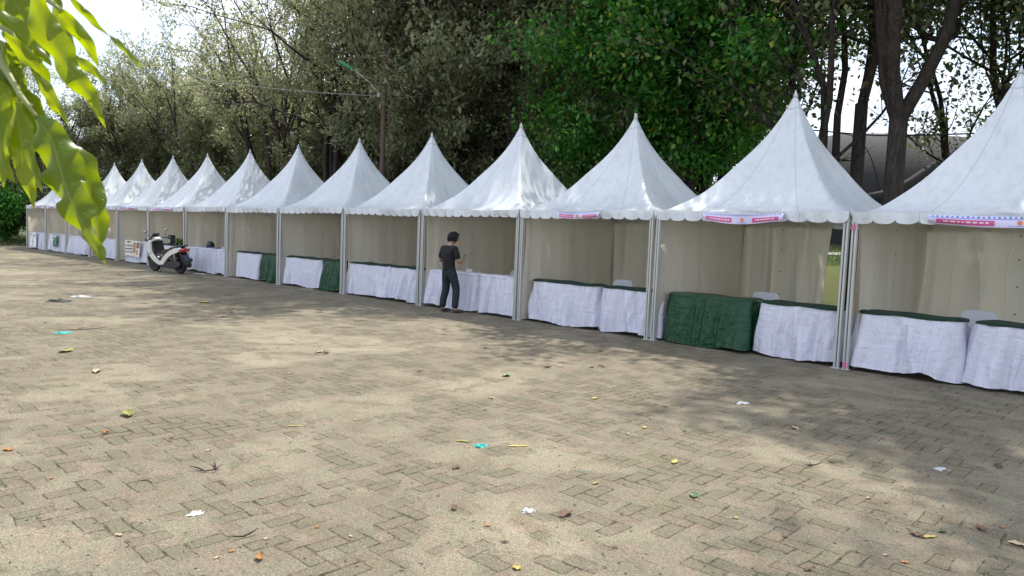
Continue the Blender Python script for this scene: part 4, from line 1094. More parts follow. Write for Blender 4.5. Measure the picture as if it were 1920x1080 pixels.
mb = MB(); mb.tube([(.30, .36, 1.04), (.37, .22, 1.07), (.42, 0, 1.08), (.37, -.22, 1.07), (.30, -.36, 1.04)], .013, 8); mb.tube([(.30, .36, 1.04), (.34, .26, 1.06)], .019, 8); mb.tube([(.30, -.36, 1.04), (.34, -.26, 1.06)], .019, 8); mb.tube([(.36, .35, 1.03), (.42, .22, 1.06)], .007, 6); mb.tube([(.36, -.35, 1.03), (.42, -.22, 1.06)], .007, 6); mb.build('handlebar', m_mat, S, smooth=True)
part('handlebar_cowl', [([(.32, 1.04), (.38, 1.11), (.50, 1.10), (.56, 1.00), (.46, .97)], -.11, .11)], m_sw, .03)
for y in (-1, 1):
    mb = MB(); mb.tube([(.38, y*.24, 1.07), (.40, y*.30, 1.18), (.39, y*.33, 1.26)], .007, 6); mr = mb.build('mirror', m_mat, S, smooth=True)
    mb = MB(); mb.lathe([(.004, -.012), (.05, -.008), (.056, 0), (.05, .006), (.004, .007)], 18, mat=Matrix.Translation((.39, y*.35, 1.30)) @ Matrix.Rotation(math.pi/2, 4, 'Y') @ Matrix.Diagonal((.75, 1.25, 1, 1))); mb.build('mirror_glass', plain('mirror_glass', (.6, .62, .65), .05, .9), mr, smooth=True)
mb = MB(); mb.grid(lambda u, v: (.50+.05*(1-v)-.10*v+.06*math.cos((u-.5)*2.6), (.17-.05*v)*(u*2-1), 1.02+.20*v), 12, 6); mb.grid(lambda u, v: (.50+.045*(1-v)-.10*v+.06*math.cos((u-.5)*2.6), (.17-.05*v)*(1-u*2), 1.02+.20*v), 12, 6); mb.build('windscreen', m_visor, S, smooth=True)
part('headlight', [([(.66, .92), (.72, .86), (.76, .78), (.70, .80), (.62, .88)], -.17, .17)], plain('lens', (.7, .72, .75), .1, coat=.5), .01)
mb = MB(); mb.tube([(-.78, .10, .86), (-.92, .13, .90), (-1.02, .12, .88), (-1.05, 0, .875), (-1.02, -.12, .88), (-.92, -.13, .90), (-.78, -.10, .86)], .014, 8); mb.build('grab_rail', m_sb, S, smooth=True)
mb = MB(); mb.tube([(-.02, .13, .22), (.02, .20, .12), (.05, .235, .035)], .011, 8); mb.build('side_stand', m_eng, S, smooth=True)

# ------------------------------------------------------------------ the man
def skin_mesh(nodes, edges, name, mat, parent, sub=2):
    me = bpy.data.meshes.new(name); me.from_pydata([n[0] for n in nodes], edges, []); me.update()
    o = bpy.data.objects.new(name, me); C.objects.link(o)
    o.modifiers.new('s', 'SKIN'); o.modifiers.new('d', 'SUBSURF'); o.modifiers['d'].levels = sub; o.modifiers['d'].render_levels = sub
    for i, n in enumerate(nodes):
        r = n[1]; me.skin_vertices[0].data[i].radius = r if isinstance(r, tuple) else (r, r)
    me.skin_vertices[0].data[0].use_root = True
    bpy.context.view_layer.update(); dg = bpy.context.evaluated_depsgraph_get()
    m2 = bpy.data.meshes.new_from_object(o.evaluated_get(dg)); m2.materials.clear(); m2.materials.append(mat); m2.name = name
    m2.polygons.foreach_set('use_smooth', [True]*len(m2.polygons))
    C.objects.unlink(o); bpy.data.objects.remove(o)
    r_ = bpy.data.objects.new(name, m2); C.objects.link(r_); r_.parent = parent; return r_
m_skin = plain('skin', (.36, .20, .13), .5, var=.05); m_shirt = plain('shirt_black', (.009, .009, .011), .85, var=.25, bumpst=.3); m_trous = plain('trousers_navy', (.011, .017, .024), .8, var=.25, bumpst=.3); m_hair = plain('hair_black', (.008, .007, .007), .55, bumpst=.6); m_shoe = plain('shoe_brown', (.06, .045, .035), .6); m_collar = plain('collar_white', (.6, .62, .66), .7)
fl_, frt = G(827, 584.5), G(852, 587)
mp_ = (fl_+frt)/2
FAC = math.radians(42)          # facing azimuth, from straight ahead towards the right
MAN = empty('person', (mp_.x, mp_.y, .004), -FAC, 'man in black T-shirt and dark trousers standing at a white table, looking down', 'person'); MAN.scale = (.985,)*3
def hand(nodes, edges, wi, wr, dirv, palm_n, side):
    """five fingers on a palm; dirv finger direction, palm_n palm normal, side thumb direction"""
    d, n_, s_ = Vector(dirv).normalized(), Vector(palm_n).normalized(), Vector(side).normalized()
    p = Vector(wr)+d*.05; nodes.append((tuple(p), (.036, .016))); pi_ = len(nodes)-1; edges.append((wi, pi_))
    for q, (o_, L_) in enumerate(((.024, .068), (.008, .076), (-.008, .070), (-.023, .055))):
        b = p+s_*o_+d*.022; nodes.append((tuple(b), .0095)); bi = len(nodes)-1; edges.append((pi_, bi))
        m_ = b+d*L_*.5+n_*.010; nodes.append((tuple(m_), .0085)); edges.append((bi, bi+1))
        e_ = m_+(d*.5+n_*.85).normalized()*L_*.5; nodes.append((tuple(e_), .0072)); edges.append((bi+1, bi+2))
    b = p-d*.028+s_*.030; nodes.append((tuple(b), .011)); bi = len(nodes)-1; edges.append((pi_, bi))
    m_ = b+(d*.6+s_*.6+n_*.3).normalized()*.035; nodes.append((tuple(m_), .010)); edges.append((bi, bi+1)); e_ = m_+(d*.8+n_*.5).normalized()*.028; nodes.append((tuple(e_), .0085)); edges.append((bi+1, bi+2))
nodes = [((0, 0, .90), (.10, .08)), ((0, -.01, 1.0), (.115, .085)), ((0, -.02, 1.15), (.145, .105)), ((0, -.005, 1.28), (.13, .09)), ((0, .02, 1.36), (.062, .058)), ((0, .055, 1.415), (.055, .055)),
         ((0, .085, 1.46), (.07, .075)), ((0, .105, 1.52), (.078, .094)), ((0, .10, 1.57), (.066, .080))]
edges = [(0, 1), (1, 2), (2, 3), (3, 4), (4, 5), (5, 6), (6, 7), (7, 8)]
def add(n, r, frm): nodes.append((n, r)); edges.append((frm, len(nodes)-1)); return len(nodes)-1
# face: nose, ears
add((0, .205, 1.485), .012, 7); add((.082, .095, 1.50), .014, 7); add((-.082, .095, 1.50), .014, 7)
for sg in (1, -1):
    sh_ = add((sg*.165, -.01, 1.30), .058, 3)
    if sg == 1:
        e = add((.245, .03, 1.03), .042, sh_); fm = add((.225, .14, 1.055), .036, e); wr = (.17, .25, 1.085); wi = add(wr, .026, fm); hand(nodes, edges, wi, wr, (-.45, .7, .35), (-.6, -.2, .4), (-.2, -.3, .9))
    else:
        e = add((-.27, -.02, 1.04), .042, sh_); fm = add((-.22, .11, 1.07), .038, e); wr = (-.10, .22, 1.12); wi = add(wr, .026, fm); hand(nodes, edges, wi, wr, (.75, .45, .25), (.1, -.2, .9), (.1, .5, .8))
L_ = [((-.09, 0, .82), .066), ((-.10, .03, .47), .058), ((-.115, -.03, .26), .05), ((-.12, -.04, .09), .038), ((-.125, .02, .045), .036), ((-.13, .11, .032), .028)]
R_ = [((.09, .0, .82), .066), ((.15, .08, .48), .058), ((.185, .03, .27), .05), ((.20, .0, .09), .038), ((.215, .06, .045), .036), ((.24, .15, .032), .028)]
for chn in (L_, R_):
    f_ = 0
    for p, r in chn: f_ = add(p, r, f_)
skin_mesh(nodes, edges, 'body', m_skin, MAN)
sn = [((0, -.005, .80), (.150, .130)), ((0, -.015, 1.0), (.15, .12)), ((0, -.025, 1.15), (.17, .128)), ((0, -.012, 1.285), (.155, .108)), ((0, .012, 1.345), (.078, .072))]
se = [(0, 1), (1, 2), (2, 3), (3, 4)]
for sg in (1, -1):
    sn.append(((sg*.168, -.012, 1.30), .076)); se.append((3, len(sn)-1)); e = (.245, .03, 1.03) if sg == 1 else (-.27, -.02, 1.04)
    q = Vector((sg*.168, -.012, 1.30)).lerp(Vector(e), .45); sn.append((tuple(q), .070)); se.append((len(sn)-2, len(sn)-1))
    q = Vector((sg*.168, -.012, 1.30)).lerp(Vector(e), .82); sn.append((tuple(q), .066)); se.append((len(sn)-2, len(sn)-1))
skin_mesh(sn, se, 'shirt', m_shirt, MAN)
tn = [((0, 0, .87), (.142, .118)), ((0, -.005, .98), (.128, .10))]; te = [(0, 1)]
for chn in (L_, R_):
    f_ = 0
    for i, (p, r) in enumerate(chn[:4]):
        rr_ = (.102, .085, .076, .074)[i]; z = p[2] if i < 3 else .085; tn.append(((p[0], p[1], z), rr_)); te.append((f_, len(tn)-1)); f_ = len(tn)-1
skin_mesh(tn, te, 'trousers', m_trous, MAN)
for chn in (L_, R_):
    a, b, c = Vector(chn[3][0]), Vector(chn[4][0]), Vector(chn[5][0]); dv = (c-b); dv.z = 0; dv.normalize()
    hl = Vector((a.x, a.y, .04))-dv*.04
    skin_mesh([(tuple(hl), (.040, .036)), (tuple(hl+dv*.09+Vector((0, 0, .006))), (.042, .042)), (tuple(hl+dv*.18), (.046, .034)), (tuple(hl+dv*.25-Vector((0, 0, .008))), (.034, .024))], [(0, 1), (1, 2), (2, 3)], 'shoe', m_shoe, MAN)
skin_mesh([((0, .02, 1.352), (.066, .064)), ((0, .034, 1.382), (.063, .061))], [(0, 1)], 'collar', m_collar, MAN)
# hair: a tufted cap of many short locks over the skull
hb = MB(); rg = random.Random(9)
def hr_(u, v):
    a = 2*math.pi*u; p = -.55+v*(math.pi/2+.55); back = .5-.5*math.sin(a)   # low at the back, high over the forehead
    pp = p if math.sin(a) < .2 else max(p, .25+.25*math.sin(a))
    r = math.cos(pp); n_ = 1+.05*math.sin(9*a+5*p)+.04*math.sin(17*a-8*p)
    return (.098*r*math.cos(a)*n_, .100+.118*r*math.sin(a)*n_-.008, 1.525+.115*math.sin(pp)*n_)
hb.grid(hr_, 48, 18)
for q in range(620):
    a = rg.uniform(0, 6.283); p = rg.uniform(-.5, 1.4)
    if math.sin(a) > .2 and p < .35+.2*math.sin(a): continue
    b = Vector(hr_(a/6.2832, (p+.55)/(math.pi/2+.55))); nrm = (b-Vector((0, .095, 1.525))).normalized(); t_ = (Vector((rg.gauss(0, .3), .35+rg.gauss(0, .3), -.9))); t_ = (t_-nrm*t_.dot(nrm)*.8).normalized()
    hb.tube([b-nrm*.004, b+nrm*.013+t_*.012, b+nrm*.018+t_*.034], [.007, .005, .001], 4)
hb.build('hair', m_hair, MAN, smooth=True)
# phone in his right hand
ph_ = MB(); ph_.box((-.036, -.075, -.004), (.036, .075, .004), bevel=.003); po_ = ph_.build('phone', [m_blk]); 
Rm = Matrix.Translation(MAN.location) @ Matrix.Rotation(-FAC, 4, 'Z') @ Matrix.Diagonal((.985, .985, .985, 1))
pc = Vector((.10, .325, 1.145)); zax = Vector((0, -.62, .78)); 
po_.matrix_world = Rm @ Matrix.Translation(pc) @ Matrix.Rotation(math.radians(52), 4, 'X') @ Matrix.Rotation(.25, 4, 'Z')
sb_ = MB(); sb_.box((-.033, -.07, .0042), (.033, .07, .0050)); so_ = sb_.build('screen', plain('screen', (.03, .03, .035), .08), po_)
tag(po_, 'black phone held up in the standing man\'s right hand', 'phone')

# ------------------------------------------------------------------ litter and fallen leaves
m_ly = plain('fallen_yellow', (.42, .33, .07), .7, var=.3, sc_=30); m_lo = plain('fallen_orange', (.34, .15, .045), .7, var=.3, sc_=30); m_lb = plain('fallen_brown', (.13, .07, .045), .8, var=.35, sc_=30)
m_lt = plain('fallen_tan', (.42, .31, .19), .75, var=.3, sc_=30); m_lg = plain('fallen_green', (.03, .09, .02), .5, var=.3, sc_=30); m_lyg = plain('fallen_yellow_green', (.22, .22, .04), .6, var=.4, sc_=30)
m_tis = plain('litter_white', (.5, .5, .5), .7); m_cy = plain('litter_teal', (.01, .36, .30), .5); m_twig = plain('twig', (.05, .035, .028), .9)
def leaf_mesh(seed, L, Wd, curl, mat, name='fallen_leaf'):
    r_ = random.Random(seed); curl *= .45; mb = MB(); a1 = r_.uniform(.2, .8)*curl; a2 = r_.uniform(-.5, .8)*curl; tw = r_.uniform(-.6, .6)*curl; wv = r_.uniform(0, 6)
    def f(u, v):
        x = (u-.5)*L; wd = Wd*(math.sin(math.pi*min(1, max(0, u))**.8)**.8 if 0 < u < 1 else .02); y = (v-.5)*wd
        z = a1*abs(v-.5)**1.3*wd*1.6 + a2*(u-.5)**2*L*1.1 + tw*(u-.5)*y*2+.006*math.sin(u*14+wv)*curl*(abs(v-.5)*2)
        yy = y*(1-.25*abs(a1)*abs(v-.5)*2)
        return (x, yy, z)
    mb.grid(f, 14, 6); zmin = min(v[2] for v in mb.v); mb.v = [(a, b, c-zmin+.004) for a, b, c in mb.v]
    mb.tube([f(.02, .5)[:2]+(f(.02, .5)[2]-zmin+.004,), (-.5*L-L*.12, r_.uniform(-.01, .01), .006)], .0018, 4)
    return mb.build(name, mat, smooth=True)
def put(o, px, py, rz, label, cat='leaf', group=None):
    p = G(px, py); o.location = (p.x, p.y, .005); o.rotation_euler = (0, 0, rz); tag(o, label, cat, group); return o
BIG = [
 (240, 780, .19, .10, 1.3, m_lyg, 'curled yellow-green leaf on the paving in the left foreground'),
 (125, 660, .26, .12, 1.2, m_lyg, 'large curled yellow-green leaf with dark underside, far left of the paving'),
 (487, 1050, .075, .045, 1.4, m_lo, 'orange-brown curled leaf near the bottom edge, left of centre'),
 (972, 838, .17, .035, .4, m_ly, 'long pale yellow leaf just right of the teal scrap'),
 (866, 829, .13, .035, .5, m_lyg, 'pale yellow-green narrow leaf just left of the teal scrap'),
 (555, 800, .13, .022, .4, m_ly, 'thin straight yellow leaf on the paving left of centre'),
 (1265, 868, .11, .045, .7, m_ly, 'yellow leaf pointing downhill right of centre on the sunlit paving'),
 (1116, 748, .08, .05, .8, m_ly, 'small yellow leaf on sunlit paving just below the tree shadow'),
 (1300, 932, .09, .055, 1.0, m_lg, 'dark green leaf in the right foreground, below the lone yellow leaf'),
 (1060, 967, .11, .07, 1.5, m_lb, 'curled brown leaf to the right of the white crumpled tissue'),
 (1740, 1009, .11, .03, .6, m_ly, 'long yellow leaf in the lower right corner area'),
 (1766, 999, .06, .035, 1.2, m_lg, 'small green leaf touching the yellow leaf in the lower right'),
 (1716, 1005, .09, .05, 1.5, m_lb, 'crumpled brown leaf left of the yellow leaf in the lower right'),
 (1838, 992, .11, .05, 1.5, m_lb, 'dark brown curled leaf near the right edge, lower right'),
 (855, 879, .08, .05, 1.3, m_lb, 'dark curled leaf below the teal scrap'),
 (852, 955, .08, .04, 1.3, m_lb, 'dark leaf on the paving at lower centre, left of the white tissue'),
 (415, 595, .28, .13, 1.0, m_lt, 'pale tan leaf on the paving, nearer of two to the left of the man'),
 (437, 585, .34, .06, .8, m_lt, 'long tan leaf on the paving, farther of two to the left of the man'),
 (427, 553, .26, .12, .8, m_lo, 'orange leaf near the edge of the shade by the far tents'),
 (384, 568, .26, .14, .8, m_ly, 'yellow leaf on the paving below and right of the scooter'),
 (182, 698, .20, .09, 1.2, m_lt, 'tan curled leaf in the left part of the paving'),
 (15, 845, .09, .055, 1.5, m_lo, 'orange-brown curled leaf at the left edge'),
 (200, 814, .07, .05, 1.2, m_lo, 'tiny orange leaf below the yellow-green curled leaf'),
 (598, 662, .18, .05, 1.2, m_lt, 'long tan leaf with curled dark end left of the shade'),
 (612, 664, .08, .06, 1.5, m_lb, 'dark curl of leaf touching the long tan leaf'),
 (786, 697, .11, .04, 1.2, m_lb, 'brown leaf on the paving under the shade tip at centre'),
 (1129, 688, .20, .04, 1.0, m_lb, 'long brown leaf lying in the tree shade at centre right'),
 (1026, 690, .10, .06, 1.3, m_lb, 'small brown leaf in the tree shade right of centre'),
 (1380, 973, .05, .03, 1.0, m_lyg, 'tiny yellow-green leaf right of the dark green leaf'),
 (1117, 908, .07, .03, 1.0, m_lyg, 'small yellow-green leaf beside the thin green string'),
 (1870, 876, .14, .05, 1.4, m_lb, 'brown curled leaf at the edge of the shade by the right border'),
 (1560, 868, .06, .04, 1.2, m_lb, 'small dark leaf right of the crossed twigs'),
 (1905, 1022, .09, .06, .8, m_lt, 'pale leaf at the right edge near the bottom'),
 (968, 1068, .05, .04, 1.2, m_ly, 'small yellow leaf at the bottom edge, centre'),
 (950, 706, .14, .09, 1.3, m_lg, 'dark green curled leaf just below the shade edge at centre'),
 (923, 748, .08, .04, 1.2, m_lt, 'small pale leaf below the dark green curled leaf at centre'),
 (1110, 690, .06, .05, 1.0, m_lb, 'tiny brown leaf at the left end of the long brown leaf'),
 (1490, 805, .10, .04, 1.0, m_lt, 'pale brown leaf on sunlit paving right of centre'),
 (1283, 809, .09, .03, .8, m_lg, 'small green leaf on sunlit paving right of centre'),
 (1208, 803, .06, .04, 1.2, m_ly, 'tiny yellow leaf left of the small green leaf')]
for i, (px, py, L_q, W_q, cu, m_, lb) in enumerate(BIG):
    put(leaf_mesh(i, L_q, W_q, cu, m_), px, py, random.Random(i*3).uniform(0, 6.28) if px != 555 and px != 972 else .15, lb)
def crumple(seed, s, mat, name, flat=.5):
    r_ = random.Random(seed); mb = MB(); ph = [r_.uniform(0, 6) for _ in range(6)]
    def f(u, v):
        a, b = (u-.5), (v-.5); e = max(0, 1-3.2*(a*a+b*b)); z = s*flat*.42*(.25+abs(math.sin(a*7+ph[0]+b*4)*.6+math.sin(b*8+ph[1]-a*5)*.4))*e**.5
        return (a*s*(1+.25*math.sin(b*9+ph[2])), b*s*.7*(1+.3*math.sin(a*8+ph[3])), max(.001, z))
    mb.grid(f, 14, 14); return mb.build(name, mat)
put(crumple(1, .075, m_tis, 'tissue'), 990, 960, .5, 'white crumpled tissue on the paving at lower centre', 'litter')
put(crumple(2, .085, m_tis, 'tissue', .25), 366, 965, 1.2, 'flattened white tissue in the lower left foreground', 'litter')
put(crumple(3, .10, m_cy, 'plastic_scrap', .5), 902, 838, .8, 'bright teal plastic scrap on the paving at centre', 'litter')
put(crumple(4, .22, m_cy, 'plastic_scrap', .2), 119, 625, .2, 'flat teal plastic scrap on the paving at far left', 'litter')
put(crumple(5, .36, m_mat, 'dark_rag', .35), 111, 566, .3, 'black rag lump on the paving at far left', 'litter')
put(crumple(6, .30, m_tis, 'paper_scrap', .25), 152, 557, .3, 'white paper scrap right of the black rag', 'litter')
put(crumple(7, .13, m_tis, 'paper_scrap', .3), 1391, 757, .3, 'white paper scrap in the tree shade at right', 'litter')
put(crumple(8, .09, m_tis, 'paper_scrap', .3), 1763, 881, .3, 'small white paper scrap at the lower edge of the shade', 'litter')
put(crumple(9, .42, m_tis, 'paper_scrap', .12), 375, 514, .1, 'flat white paper scrap beside the scooter\'s rear wheel', 'litter')
def twig(px, py, L, seed, label, fork=True):
    r_ = random.Random(seed); mb = MB(); a = r_.uniform(0, 3.1)
    pts = [Vector(((q-2)*L/4*math.cos(a)+r_.gauss(0, L*.03), (q-2)*L/4*math.sin(a)+r_.gauss(0, L*.03), .008+.01*abs(q-2))) for q in range(5)]
    mb.tube(pts, [.002, .004, .005, .005, .003], 5)
    if fork: mb.tube([pts[2], pts[2]+Vector((L*.3*math.cos(a+1), L*.3*math.sin(a+1), .02))], [.004, .002], 5); mb.tube([pts[1], pts[1]+Vector((L*.25*math.cos(a-1), L*.25*math.sin(a-1), .015))], [.003, .002], 5)
    put(mb.build('twig', m_twig, smooth=True), px, py, 0, label, 'twig')
twig(1522, 877, .18, 1, 'small crossed dark twigs on sunlit paving right of centre'); twig(385, 886, .20, 2, 'dark twig lying beside a lifted paver in the left foreground'); twig(457, 1010, .14, 3, 'thin twig near the bottom, left of centre', False)
twig(150, 620, .7, 4, 'long thin twig by the flat teal scrap at far left'); twig(405, 880, .16, 5, 'second dark twig just right of the twig by the lifted paver')
mb = MB(); mb.tube([(-.06, 0, .004), (-.02, .01, .006), (.03, -.004, .004), (.07, .004, .004)], .0015, 4); put(mb.build('string', m_cy), 1100, 886, .4, 'thin green string on the paving at centre', 'string')
# small dry leaves nobody could tell apart, plus countless crumbs
rz_ = random.Random(31); protos = [leaf_mesh(200+i, .07, .035, 1.3, m_) for i, m_ in enumerate((m_lb, m_lt, m_lb, m_lo, m_lt))]
cnt = 0; fst = [True]*5
while cnt < 48:
    y = rz_.uniform(475, 1075)**1.0; x = rz_.uniform(5, 1915)
    yb = 470+(x/1920)**1.9*300+25
    if y < yb: continue
    q = rz_.randrange(5)
    o = protos[q] if fst[q] else protos[q].copy()
    if not fst[q]: C.objects.link(o)
    fst[q] = False; p = G(x, y); d = (p-CAM).length; s_ = rz_.uniform(.3, .8)*(1+.7*(d > 10))
    o.location = (p.x, p.y, .005); o.rotation_euler = (0, 0, rz_.uniform(0, 6.28)); o.scale = (s_,)*3
    tag(o, 'tiny dry leaf scattered on the sandy paving', 'leaf', 'tiny scattered dry leaves'); cnt += 1
rs = np.random.RandomState(8); N = 9000
t_ = rs.uniform(0, 1, N)**.7; yy = 2.2+t_*14; xx = rs.uniform(-.75, .75, N)*yy*1.05
ok = np.array([((Vector((a, b, 0))-J0).dot(NRM) < .4) for a, b in zip(xx, yy)]); xx, yy = xx[ok], yy[ok]; N = len(xx)
clump = np.sin(xx*2.1+np.sin(yy*1.7)*2)+np.sin(yy*2.7+xx*1.1); kp = rs.uniform(-1.6, 2, N) < clump; xx, yy = xx[kp], yy[kp]; N = len(xx)
pp = np.stack([xx, yy, np.full(N, .006)], 1); aa = rs.uniform(0, 6.28, N); L_ = rs.uniform(.004, .014, (N, 1))
dx = np.stack([np.cos(aa), np.sin(aa), rs.uniform(-.1, .3, N)], 1); dy = np.stack([-np.sin(aa), np.cos(aa), rs.uniform(-.2, .5, N)], 1)
V = np.empty((N, 4, 3)); V[:, 0] = pp-dx*L_; V[:, 1] = pp+dy*L_*.5; V[:, 2] = pp+dx*L_; V[:, 3] = pp-dy*L_*.45; V[:, :, 2] = np.maximum(V[:, :, 2], .0055)
o = np_mesh('leaf_crumbs', V.reshape(-1, 3), np.arange(N*4).reshape(-1, 4), m_twig, None, 4); tag(o, 'dark leaf crumbs and grit strewn over the paving', 'debris', None, 'stuff')

# ------------------------------------------------------------------ foreground branch, top left
def mat_fg():
    k = NM('leaf_backlit'); uv = k.n('ShaderNodeUVMap').outputs[0]; sx = k.n('ShaderNodeSeparateXYZ'); k.L(uv, sx.inputs[0]); v = k.obj()
    ac = k.math('ABSOLUTE', k.math('SUBTRACT', sx.outputs[1], .5)); mid = k.math('LESS_THAN', ac, .022)
    vein = k.math('FRACT', k.math('ADD', k.math('MULTIPLY', sx.outputs[0], 26.0), k.math('MULTIPLY', ac, -5.0)))
    vn = k.math('MULTIPLY', k.math('LESS_THAN', vein, .10), .35)
    nn = k.noise(v, 18, 5, .6); c = k.mix(nn, (.016, .055, .004), (.035, .09, .006))
    c = k.mix(k.math('MAXIMUM', mid, vn), c, (.22, .27, .05))
    bl = k.ramp(k.noise(v, 35, 2), [(.74, 0.0), (.77, .8)]); c = k.mix(bl, c, (.12, .06, .02))
    h = k.math('ADD', k.math('MULTIPLY', vn, .5), nn); b = k.bump(h, .35, .003)
    t = k.mix(nn, (.42, .56, .0), (.66, .74, .0)); t = k.mix(k.math('MAXIMUM', mid, k.math('MULTIPLY', vn, .6)), t, (.35, .36, .03)); t = k.mix(bl, t, (.15, .06, .01))
    oi = k.n('ShaderNodeObjectInfo'); ag = k.math('MULTIPLY', k.math('POWER', oi.outputs['Random'], 2.0), .5)
    t = k.mix(ag, t, (.09, .17, .0))
    p = k.bsdf(c, .32, 0, .35, b)
    return k.fin(k.transl(p, t, .50, b))
m_fg = mat_fg(); m_stem = plain('stem_green', (.20, .22, .06), .5)
BR = empty('hanging_branch', AT(-60, -60, .8), 0, 'bright backlit green wavy-edged leaves hanging from a branch into the top left corner', 'branch')
def wl(pts, width, d0, d1, seed, twist=.3, wavy=1.0, bend=0):
    r_ = random.Random(seed); P3 = []
    n = len(pts)
    for i, (x, y) in enumerate(pts): P3.append(AT(x, y, d0+(d1-d0)*i/(n-1))-BR.location)
    def cr_(t):
        s = t*(n-1); i = min(int(s), n-2); f_ = s-i; p0 = P3[max(i-1, 0)]; p1 = P3[i]; p2 = P3[i+1]; p3 = P3[min(i+2, n-1)]
        return .5*((2*p1)+(p2-p0)*f_+(2*p0-5*p1+4*p2-p3)*f_*f_+(3*p1-p0-3*p2+p3)*f_**3)
    L = sum((P3[i+1]-P3[i]).length for i in range(n-1)); wd = .76*width*(d0+d1)/2/F
    NU, NV = 56, 10; mb = MB(); uvs = []; ph = [r_.uniform(0, 6.28) for _ in range(6)]; nw = L/.030
    tw0 = r_.uniform(-twist, twist); tw1 = r_.uniform(-twist, twist)
    view = fw
    for i in range(NU+1):
        u = i/NU; c = cr_(u); t = (cr_(min(1, u+.01))-cr_(max(0, u-.01))).normalized(); s_ = t.cross(view).normalized(); nn = s_.cross(t)
        a = tw0+(tw1-tw0)*u; s2 = s_*math.cos(a)+nn*math.sin(a); n2 = nn*math.cos(a)-s_*math.sin(a)
        prof = (min(1, u/.22)**.7)*(1-max(0, (u-.35)/.65)**1.8); prof = max(prof, .015)
        for j in range(NV+1):
            v = j/NV*2-1; sg = 0 if v < 0 else 1
            edge = abs(v)
            w_ = wd*.5*prof*(1+.20*wavy*math.sin(nw*6.28*u*.5+ph[sg])*edge+.05*math.sin(nw*6.28*u+ph[2+sg])*edge)
            zz = wavy*wd*.19*edge**2*math.sin(nw*6.28*u*.62+ph[sg]+1.3)*min(1, prof*1.5)+wd*.05*edge**2*math.sin(nw*6.28*1.4*u+ph[4+sg]) + .18*wd*abs(v)**1.4*prof
            mb.v.append(tuple(c+s2*v*w_+n2*zz)); uvs.append((u, (v+1)/2))
    for i in range(NU):
        for j in range(NV):
            q = i*(NV+1)+j; mb.f.append((q, q+1, q+NV+2, q+NV+1)); mb.mi.append(0)
    mb.build('leaf', m_fg, BR, smooth=True, uvf=uvs)
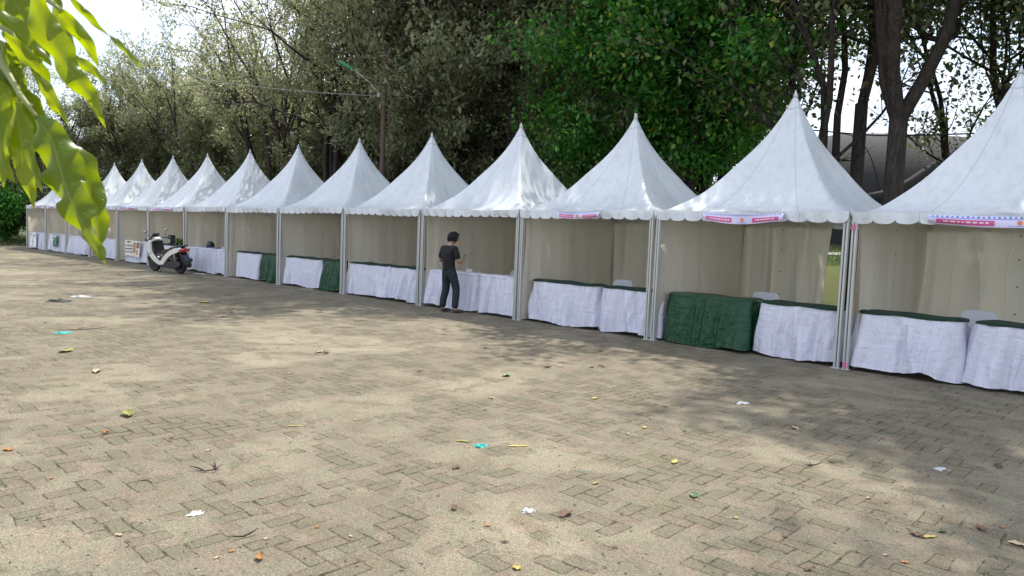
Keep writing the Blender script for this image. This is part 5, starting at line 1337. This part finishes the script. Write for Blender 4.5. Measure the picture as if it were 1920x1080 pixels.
LV = [
 ([(66, 215), (96, 262), (112, 312), (128, 365), (158, 425), (200, 498)], 96, .80, .74),
 ([(118, 262), (150, 310), (172, 370), (184, 425), (184, 478)], 66, .86, .84),
 ([(60, -30), (70, 8), (84, 50), (109, 93), (133, 133), (158, 166), (180, 200), (198, 240)], 62, .82, .86),
 ([(112, 18), (130, 40), (152, 68), (170, 92), (184, 126)], 38, .9, .93),
 ([(128, -12), (148, 14), (166, 30), (182, 48), (206, 68)], 19, .95, 1.0),
 ([(205, 66), (222, 82), (240, 100), (258, 118), (268, 132)], 15, .9, .85),
 ([(8, 66), (28, 82), (48, 104), (64, 122), (78, 138)], 36, .84, .86),
 ([(-20, 10), (14, 42), (44, 72), (72, 98), (98, 124)], 52, .88, .9),
 ([(62, 132), (78, 158), (94, 180), (110, 206), (132, 238)], 29, .9, .9),
 ([(-10, 128), (22, 178), (50, 230), (80, 285), (112, 350)], 56, .9, .92),
 ([(30, 190), (36, 240), (44, 290), (52, 340), (64, 392)], 52, .86, .84),
 ([(46, 262), (56, 295), (66, 328), (80, 362)], 26, .82, .8),
 ([(-14, 190), (-2, 230), (2, 280), (10, 318), (32, 346)], 40, .84, .84),
 ([(14, -20), (34, 14), (56, 52), (74, 84), (96, 110)], 52, .93, .93),
 ([(-30, 60), (-4, 96), (16, 130), (34, 172), (44, 210)], 52, .9, .9),
 ([(-26, -20), (-4, 12), (10, 40), (26, 74), (34, 104)], 48, .95, .95),
 ([(96, -16), (106, 20), (118, 58), (134, 92), (146, 118)], 32, .97, .97),
 ([(128, 96), (146, 116), (162, 124), (176, 132), (190, 148), (196, 160)], 24, .9, .9),
 ([(-30, 130), (-10, 180), (8, 225), (14, 262), (22, 300)], 62, .88, .88),
 ([(-34, 230), (-18, 270), (-6, 300), (2, 330), (6, 352)], 40, .86, .86),
 ([(44, 170), (60, 196), (74, 226), (86, 262), (92, 292)], 40, .93, .93),
 ([(-10, 150), (14, 210), (24, 260), (30, 320)], 46, .95, .95),
 ([(40, -30), (48, 10), (60, 50), (66, 92), (80, 130)], 46, 1.0, 1.0)]
rx = random.Random(21)
for q in range(13):     # smaller leaves filling the cluster
    x, y = rx.uniform(-30, 60), rx.uniform(-20, 230); k_ = rx.uniform(.7, 1.15); b_ = rx.uniform(-8, 26)
    LV.append(([(x, y), (x+(14+b_*.3)*k_, y+40*k_), (x+(26+b_*.8)*k_, y+82*k_), (x+(34+b_*1.5)*k_, y+125*k_)], rx.uniform(24, 36), rx.uniform(.86, 1.0), rx.uniform(.86, 1.0)))
rl = random.Random(12)
for q in range(13):     # unseen leaves added higher up on the branch to shade the ones below
    x, y = rl.uniform(-40, 230), rl.uniform(-560, -130); LV.append(([(x, y), (x+30, y+90), (x+62, y+170), (x+100, y+250)] if y < -260 else [(x, y-180), (x+26, y-110), (x+50, y-60), (x+66, y-20)], rl.uniform(40, 66), rl.uniform(.92, 1.12), rl.uniform(.92, 1.12)))
for i, (p, wd_, a, b) in enumerate(LV): wl(p, wd_, a, b, 500+i, twist=.35, wavy=1.0 if wd_ > 30 else .8)
mb = MB(); L0 = BR.location
mb.tube([AT(-70, -70, .9)-L0, AT(-20, 40, .89)-L0, AT(8, 125, .88)-L0, AT(36, 175, .85)-L0, AT(68, 218, .8)-L0], [.006, .005, .004, .003, .002], 8)
mb.tube([AT(-20, -80, .95)-L0, AT(60, -20, .94)-L0, AT(98, 6, .93)-L0, AT(113, 19, .91)-L0], [.006, .004, .003, .002], 8)
mb.tube([AT(-20, 40, .89)-L0, AT(20, 60, .87)-L0, AT(62, 132, .9)-L0], [.004, .003, .002], 8)
mb.build('twig', m_stem, BR, smooth=True)
bpy.context.view_layer.update()
